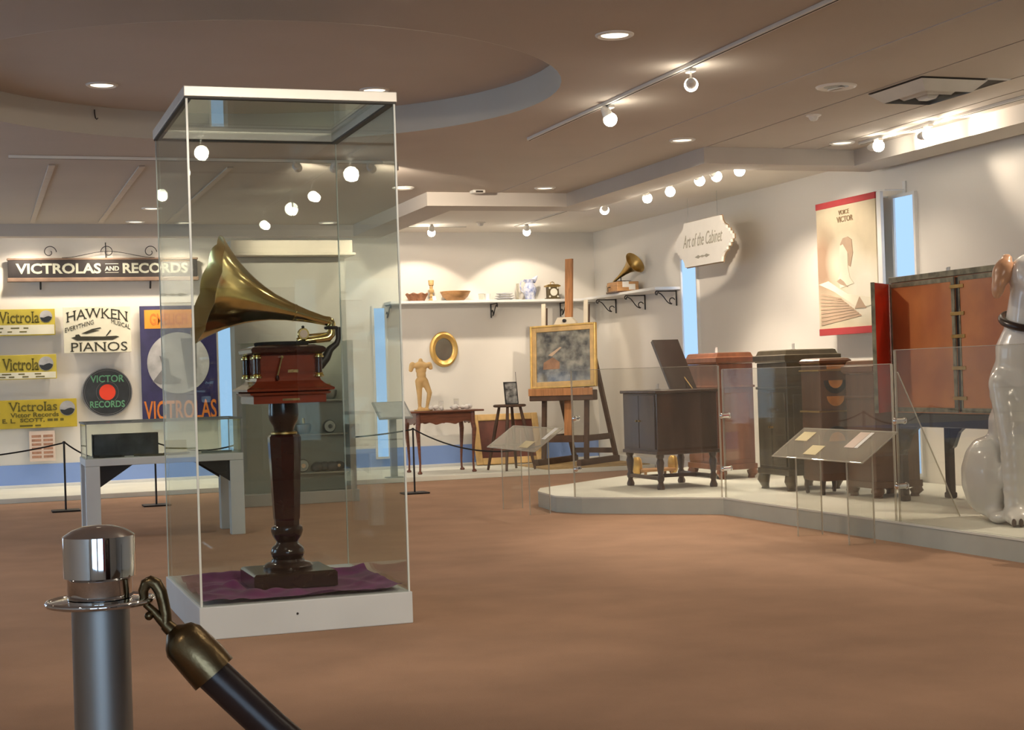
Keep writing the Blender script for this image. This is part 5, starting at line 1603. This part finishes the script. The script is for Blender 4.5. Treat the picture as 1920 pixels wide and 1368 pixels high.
# ------------------------------------------------------------------ red lacquer cabinet on stand
t = thing('lacquer_cabinet', 'orange lacquer cabinet on a black carved stand, one red door open', 'cabinet', (6.38, 8.80, PT + 0.0005))
lx, ly = 6.38, 8.80
def lb(x0, x1, y0, y1, z0, z1, bev=0):
    return box(B(), x0 - lx, x1 - lx, y0 - ly, y1 - ly, z0 - PT, z1 - PT, bev)
bd = obj('body', lb(6.165, 6.60, 8.08, 9.47, 0.755, 1.70, 0.004), 'lacquer_orange', t)
obj('top_band', lb(6.150, 6.61, 8.07, 9.48, 1.672, 1.712, 0.003), 'lacquer_edge', t)
for a, b, z0, z1 in ((8.70, 9.46, 0.765, 1.665), (8.08, 8.655, 0.765, 1.665)):
    d_ = obj('door', lb(6.148, 6.166, a, b, z0, z1, 0.004), 'lacquer_orange', t)
    for c, d in ((a, a + 0.035), (b - 0.012, b)):
        obj('door_edge', lb(6.143, 6.149, c, d, z0, z1), 'lacquer_edge', d_)
    obj('door_edge', lb(6.143, 6.149, a + .036, b - .013, z1 - 0.03, z1), 'lacquer_edge', d_)
    obj('door_edge', lb(6.143, 6.149, a + .036, b - .013, z0, z0 + 0.03), 'lacquer_edge', d_)
obj('shadow_gap', lb(6.155, 6.1655, 8.656, 8.699, 0.77, 1.66), 'lacquer_black', t)
for z in (0.86, 1.06, 1.27, 1.42, 1.60):
    obj('hinge_strap', lb(6.139, 6.147, 8.60, 8.745, z - 0.012, z + 0.012, 0.002), 'brass_dull', t)
# open door leaf seen from its red inside
hx0, hy0 = 6.15 - lx, 9.485 - ly
ang = math.atan2(-0.225, -0.265)
dirv = Vector((math.cos(ang), math.sin(ang), 0))
nrm = Vector((-dirv.y, dirv.x, 0))
bm = B()
rings = []
for s in (0.0, 0.36):
    c = Vector((hx0, hy0, 0)) + dirv * s
    rings.append([bm.verts.new(c + nrm * q + Vector((0, 0, z))) for q, z in ((-0.011, 0.765 - PT), (0.011, 0.765 - PT), (0.011, 1.665 - PT), (-0.011, 1.665 - PT))])
ring_faces(bm, rings)
lf = obj('open_door', bm, 'lacquer_red', t)
bm = B()
c = Vector((hx0, hy0, 0)) + dirv * 0.361
rings = [[bm.verts.new(c + dirv * e + nrm * q + Vector((0, 0, z))) for q, z in ((-0.013, 0.765 - PT), (0.013, 0.765 - PT), (0.013, 1.667 - PT), (-0.013, 1.667 - PT))] for e in (0.0, 0.010)]
ring_faces(bm, rings)
obj('door_edge', bm, 'lacquer_edge', lf)
obj('stand_apron', lb(6.16, 6.60, 8.09, 9.46, 0.66, 0.754, 0.006), 'lacquer_black', t)
for y0_, y1_ in ((8.14, 8.30), (9.26, 9.42)):
    s = 1 if y0_ < 8.5 else -1
    yb = y0_ if s == 1 else y1_
    poly = [(yb - ly, 0.66 - PT), (yb + s * 0.22 - ly, 0.66 - PT), (yb + s * 0.12 - ly, 0.60 - PT), (yb + s * 0.06 - ly, 0.50 - PT), (yb - ly, 0.47 - PT)]
    for x in (6.165, 6.56):
        obj('carved_bracket', prism(B(), poly, 'x', x - lx, x - lx + 0.03), 'lacquer_black', t)
for x in (6.165, 6.55):
    for y in (8.10, 9.40):
        lg = obj('leg', lb(x, x + 0.05, y, y + 0.06, PT + 0.02, 0.66, 0.008), 'lacquer_black', t)
        obj('scroll_foot', lb(x - 0.008, x + 0.058, y - 0.008, y + 0.068, PT, PT + 0.045, 0.012), 'lacquer_black', lg)

# small clear caption stands on the cabinet tops
for x, y, z, lab in ((6.35, 12.6, 1.2505, 'small white caption on the reddish phonograph'), (6.20, 10.95, 1.2405, 'tiny clear caption stand on the olive brown phonograph'), (6.33, 9.93, 1.1355, 'tiny pale caption on the low brown cabinet'),
                     (6.42, 9.15, 1.7130, 'tiny white caption on top of the lacquer cabinet'), (5.55, 12.15, 0.9460, 'small white caption on the dark console top')):
    t = thing('caption_stand', lab, 'caption', (x, y, z))
    obj('upright', box(B(), -0.002, 0.002, -0.02, 0.02, 0.004, 0.05), 'paper_white', t)
    obj('foot', box(B(), -0.015, 0.015, -0.02, 0.02, 0, 0.004), 'acrylic_edge', t)

# ------------------------------------------------------------------ white seated dog statue
DX, DY, DS = 6.02, 7.83, 1.12
bm = B()
lump((0.00, 0.06, 0.30), (0.20, 0.20, 0.27))          # rump
lump((-0.22, 0.04, 0.24), (0.13, 0.20, 0.22))         # haunches
lump((0.22, 0.04, 0.24), (0.13, 0.20, 0.22))
lump((0.0, 0.0, 0.50), (0.21, 0.22, 0.24))           # trunk
lump((0.0, -0.07, 0.72), (0.22, 0.20, 0.26))         # chest
lump((0.0, -0.10, 0.90), (0.19, 0.17, 0.19))          # shoulders
limb((0.0, -0.11, 0.98), (0.0, -0.15, 1.20), 0.150, 0.118)   # neck
for s in (-1, 1):
    limb((s * 0.145, -0.12, 0.74), (s * 0.145, -0.21, 0.42), 0.095, 0.072)
    limb((s * 0.145, -0.21, 0.42), (s * 0.145, -0.225, 0.06), 0.072, 0.064)
    lump((s * 0.145, -0.265, 0.046), (0.082, 0.095, 0.046))
    for q in (-0.054, -0.018, 0.018, 0.054):
        lump((s * 0.145 + q, -0.335, 0.030), (0.020, 0.032, 0.028))
    limb((s * 0.20, 0.10, 0.10), (s * 0.215, -0.10, 0.045), 0.065, 0.048)
    lump((s * 0.215, -0.15, 0.036), (0.055, 0.075, 0.036))
lump((0.0, -0.16, 1.31), (0.125, 0.135, 0.125))        # skull
lump((0.0, -0.27, 1.27), (0.075, 0.12, 0.075))         # muzzle
limb((0.10, 0.20, 0.08), (0.24, 0.20, 0.03), 0.035, 0.018)    # tail
me = fused(bm, 0.016, 4)
lowest = min(v.co.z for v in me.vertices)
for v in me.vertices:
    v.co.z -= lowest
t = thing('dog_statue', 'large glossy white seated dog statue with dark collar', 'statue', (DX, DY, PT + 0.0005), math.radians(-20))
t.scale = (DS, DS, DS)
link('body', me, 'statue_white', t, smooth=True)
col = [(0.150 * math.cos(a), -0.125 + 0.150 * math.sin(a), 1.075 + 0.050 * math.sin(a)) for a in [2 * PI * i / 40 for i in range(40)]]
cl = obj('collar', tube(B(), col, 0.021, 10, close=True), 'collar_dark', t, smooth=True)
obj('collar_buckle', box(B(), -0.02, 0.02, -0.300, -0.290, 1.005, 1.040, 0.003), 'brass_dull', cl)
for s in (-1, 1):
    bm = B()
    ball(bm, (s * 0.150, -0.15, 1.335), (0.055, 0.060, 0.085), 16, Matrix.Rotation(s * -0.35, 3, 'Y'))
    ball(bm, (s * 0.178, -0.165, 1.275), (0.036, 0.048, 0.085), 16, Matrix.Rotation(s * -0.20, 3, 'Y'))
    ball(bm, (s * 0.120, -0.120, 1.405), (0.030, 0.050, 0.030), 16)
    link('ear', fused(bm, 0.010, 3), 'statue_tan', t, smooth=True)
    bm = B()
    ball(bm, (s * 0.06, -0.275, 1.345), 0.014, 12)
    obj('eye', bm, 'collar_dark', t, smooth=True)
bm = B()
ball(bm, (0, -0.388, 1.285), (0.028, 0.018, 0.020), 12)
obj('nose', bm, 'collar_dark', t, smooth=True)
for s in (-1, 1):
    for q in (-0.054, -0.018, 0.018, 0.054):
        bm = B()
        ball(bm, (s * 0.145 + q, -0.357, 0.024), (0.013, 0.012, 0.022), 10)
        obj('claw', bm, 'collar_dark', t, smooth=True)

# dark sloping caption board beside the statue
t = thing('caption_board', 'black edged caption board beside the dog statue', 'caption board', (5.62, 7.05, PT + 0.0005))
obj('panel', prism(B(), [(-0.13, 0.60), (-0.125, 0.59), (0.12, 0.70), (0.115, 0.71)], 'x', -0.02, 0.30), 'label_grey', t)
obj('post', box(B(), 0.11, 0.15, -0.02, 0.02, 0.012, 0.64), 'iron_black', t)
obj('foot', box(B(), 0.03, 0.23, -0.09, 0.09, 0, 0.012, 0.004), 'iron_black', t)

# ------------------------------------------------------------------ hanging signs on the aisle wall
def plaque_outline(hw_, hh_):
    """Rectangle with scooped corners and stepped ends."""
    q = [(-hw_ * 0.62, hh_), (hw_ * 0.62, hh_)]
    right = [(0.64, 0.80), (0.70, 0.62), (0.80, 0.52), (0.80, 0.40), (0.88, 0.38), (0.88, 0.26), (0.94, 0.24), (0.94, 0.12), (1.0, 0.10)]
    q += [(hw_ * a, hh_ * b) for a, b in right]
    q += [(hw_ * a, -hh_ * b) for a, b in reversed(right)]
    q += [(hw_ * 0.62, -hh_), (-hw_ * 0.62, -hh_)]
    q += [(-hw_ * a, -hh_ * b) for a, b in right]
    q += [(-hw_ * a, hh_ * b) for a, b in reversed(right)]
    return q


def plaque(loc, hw_, hh_, lab, words, wires):
    t_ = thing('hanging_plaque', lab, 'sign', loc)
    obj('board', prism(B(), plaque_outline(hw_, hh_), 'x', -0.012, 0.012), 'paper_white', t_)
    ol = plaque_outline(hw_ + 0.008, hh_ + 0.008)
    obj('rear_edge', prism(B(), ol, 'x', 0.0125, 0.022), 'letter_brown', t_)
    n = len(words)
    for k, (s, a, b, z0, z1) in enumerate(words):
        lettering(t_, s, 'letter_grey', a, b, z0, z1, -0.012, '-X', bold=0.0, slant=0.25)
    orn = [(-0.17, 0), (-0.09, 0.018), (-0.05, 0.004), (0, 0.012), (0.05, 0.004), (0.09, 0.018), (0.17, 0), (0.09, -0.018), (0.05, -0.004), (0, -0.012), (-0.05, -0.004), (-0.09, -0.018)]
    obj('ornament', prism(B(), [(u, v - hh_ * 0.62) for u, v in orn], 'x', -0.0145, -0.0115), 'letter_grey', t_)
    for y in (-hw_ * 0.5, hw_ * 0.5):
        obj('wire', cyl(B(), (0, y, hh_ - 0.005), (0, y, wires), 0.0018, seg=6), 'steel_brushed', t_)


plaque((6.9, 13.91, 2.375), 0.655, 0.225, 'white scalloped plaque hanging over the cabinets', [('Art of the Cabinet', -0.43, 0.43, -0.03, 0.10)], 2.86 - 0.012 - 2.375)
plaque((-0.30, 17.5, 2.27), 0.50, 0.23, 'white scalloped plaque hung out of view, mirrored in the case glass', [], 2.86 - 2.27)
bpy.data.objects['hanging_plaque.001'].rotation_euler = (0, 0, PI / 2)

# sepia banner with red rods
t = thing('banner', 'tall sepia banner with red bars at head and foot', 'banner', (7.13, 11.62, 1.385))
fx = -0.008
obj('cloth', box(B(), -0.006, 0.006, -0.475, 0.475, 0.045, 1.10), 'banner_cloth', t)
obj('red_bar', box(B(), -0.010, 0.010, -0.480, 0.480, 1.10, 1.155, 0.003), 'banner_red', t)
obj('red_bar', box(B(), -0.010, 0.010, -0.480, 0.480, -0.015, 0.045, 0.003), 'banner_red', t)
def pr2(nm, poly, m, d=0.0, parent=None):
    return obj(nm, prism(B(), [(-u, v) for u, v in poly], 'x', fx - 0.002 - d, fx + 0.003 - d), m, parent or t)
grow = lambda poly: [((u - 0.02) * 1.55 - 0.01, (v - 0.58) * 1.45 + 0.59) for u, v in poly]
pr2('printed_hair', grow([(-0.03, 0.70), (0.00, 0.735), (0.05, 0.74), (0.09, 0.72), (0.10, 0.64), (0.07, 0.56), (0.05, 0.57), (0.05, 0.64)]), 'banner_shade', 0.0005)
pr2('printed_face', grow([(-0.035, 0.69), (0.00, 0.70), (0.045, 0.65), (0.045, 0.56), (0.06, 0.50), (0.10, 0.46), (-0.04, 0.44), (-0.06, 0.50), (-0.03, 0.54), (-0.045, 0.60)]), 'banner_light', 0.001)
pr2('printed_collar', [(-0.10, 0.47), (-0.04, 0.44), (0.02, 0.39), (-0.10, 0.42), (-0.16, 0.45)], 'banner_shade', 0.0012)
pr2('printed_arm', [(-0.46, 0.44), (-0.20, 0.36), (0.18, 0.20), (0.40, 0.22), (0.42, 0.28), (0.0, 0.33), (-0.30, 0.46)], 'banner_light', 0.002)
pr2('printed_cuff', [(0.12, 0.20), (0.20, 0.30), (0.30, 0.20)], 'banner_shade', 0.003)
for k in range(9):
    a = k / 8
    pr2('printed_stripe', [(-0.44, 0.36 - 0.26 * a), (-0.10 + 0.30 * a, 0.30 - 0.20 * a + 0.05 * a), (-0.08 + 0.30 * a, 0.285 - 0.20 * a + 0.05 * a), (-0.44, 0.345 - 0.27 * a)], 'banner_shade', 0.0015)
lettering(t, 'VOICE', 'letter_brown', -0.10, 0.07, 1.02, 1.06, fx, '-X', bold=0.01)
lettering(t, 'VICTOR', 'letter_brown', -0.13, 0.13, 0.955, 1.005, fx, '-X', bold=0.01)
obj('side_board', box(B(), 0.0, 0.03, -0.545, -0.482, -0.015, 1.15, 0.003), 'trim_white', t)
arm = obj('wall_arm', tube(B(), [(0.0, -0.45, 1.165), (0.0, -0.62, 1.15), (0.16, -0.66, 1.15)], 0.006, 8), 'trim_white', t)
obj('arm_plate', box(B(), 0.155, 0.168, -0.68, -0.64, 1.10, 1.22), 'trim_white', arm)
for y in (-0.40, 0.40):
    obj('rear_bracket', tube(B(), [(0.01, y, 1.12), (0.168, y, 1.12)], 0.006, 8), 'trim_white', t)
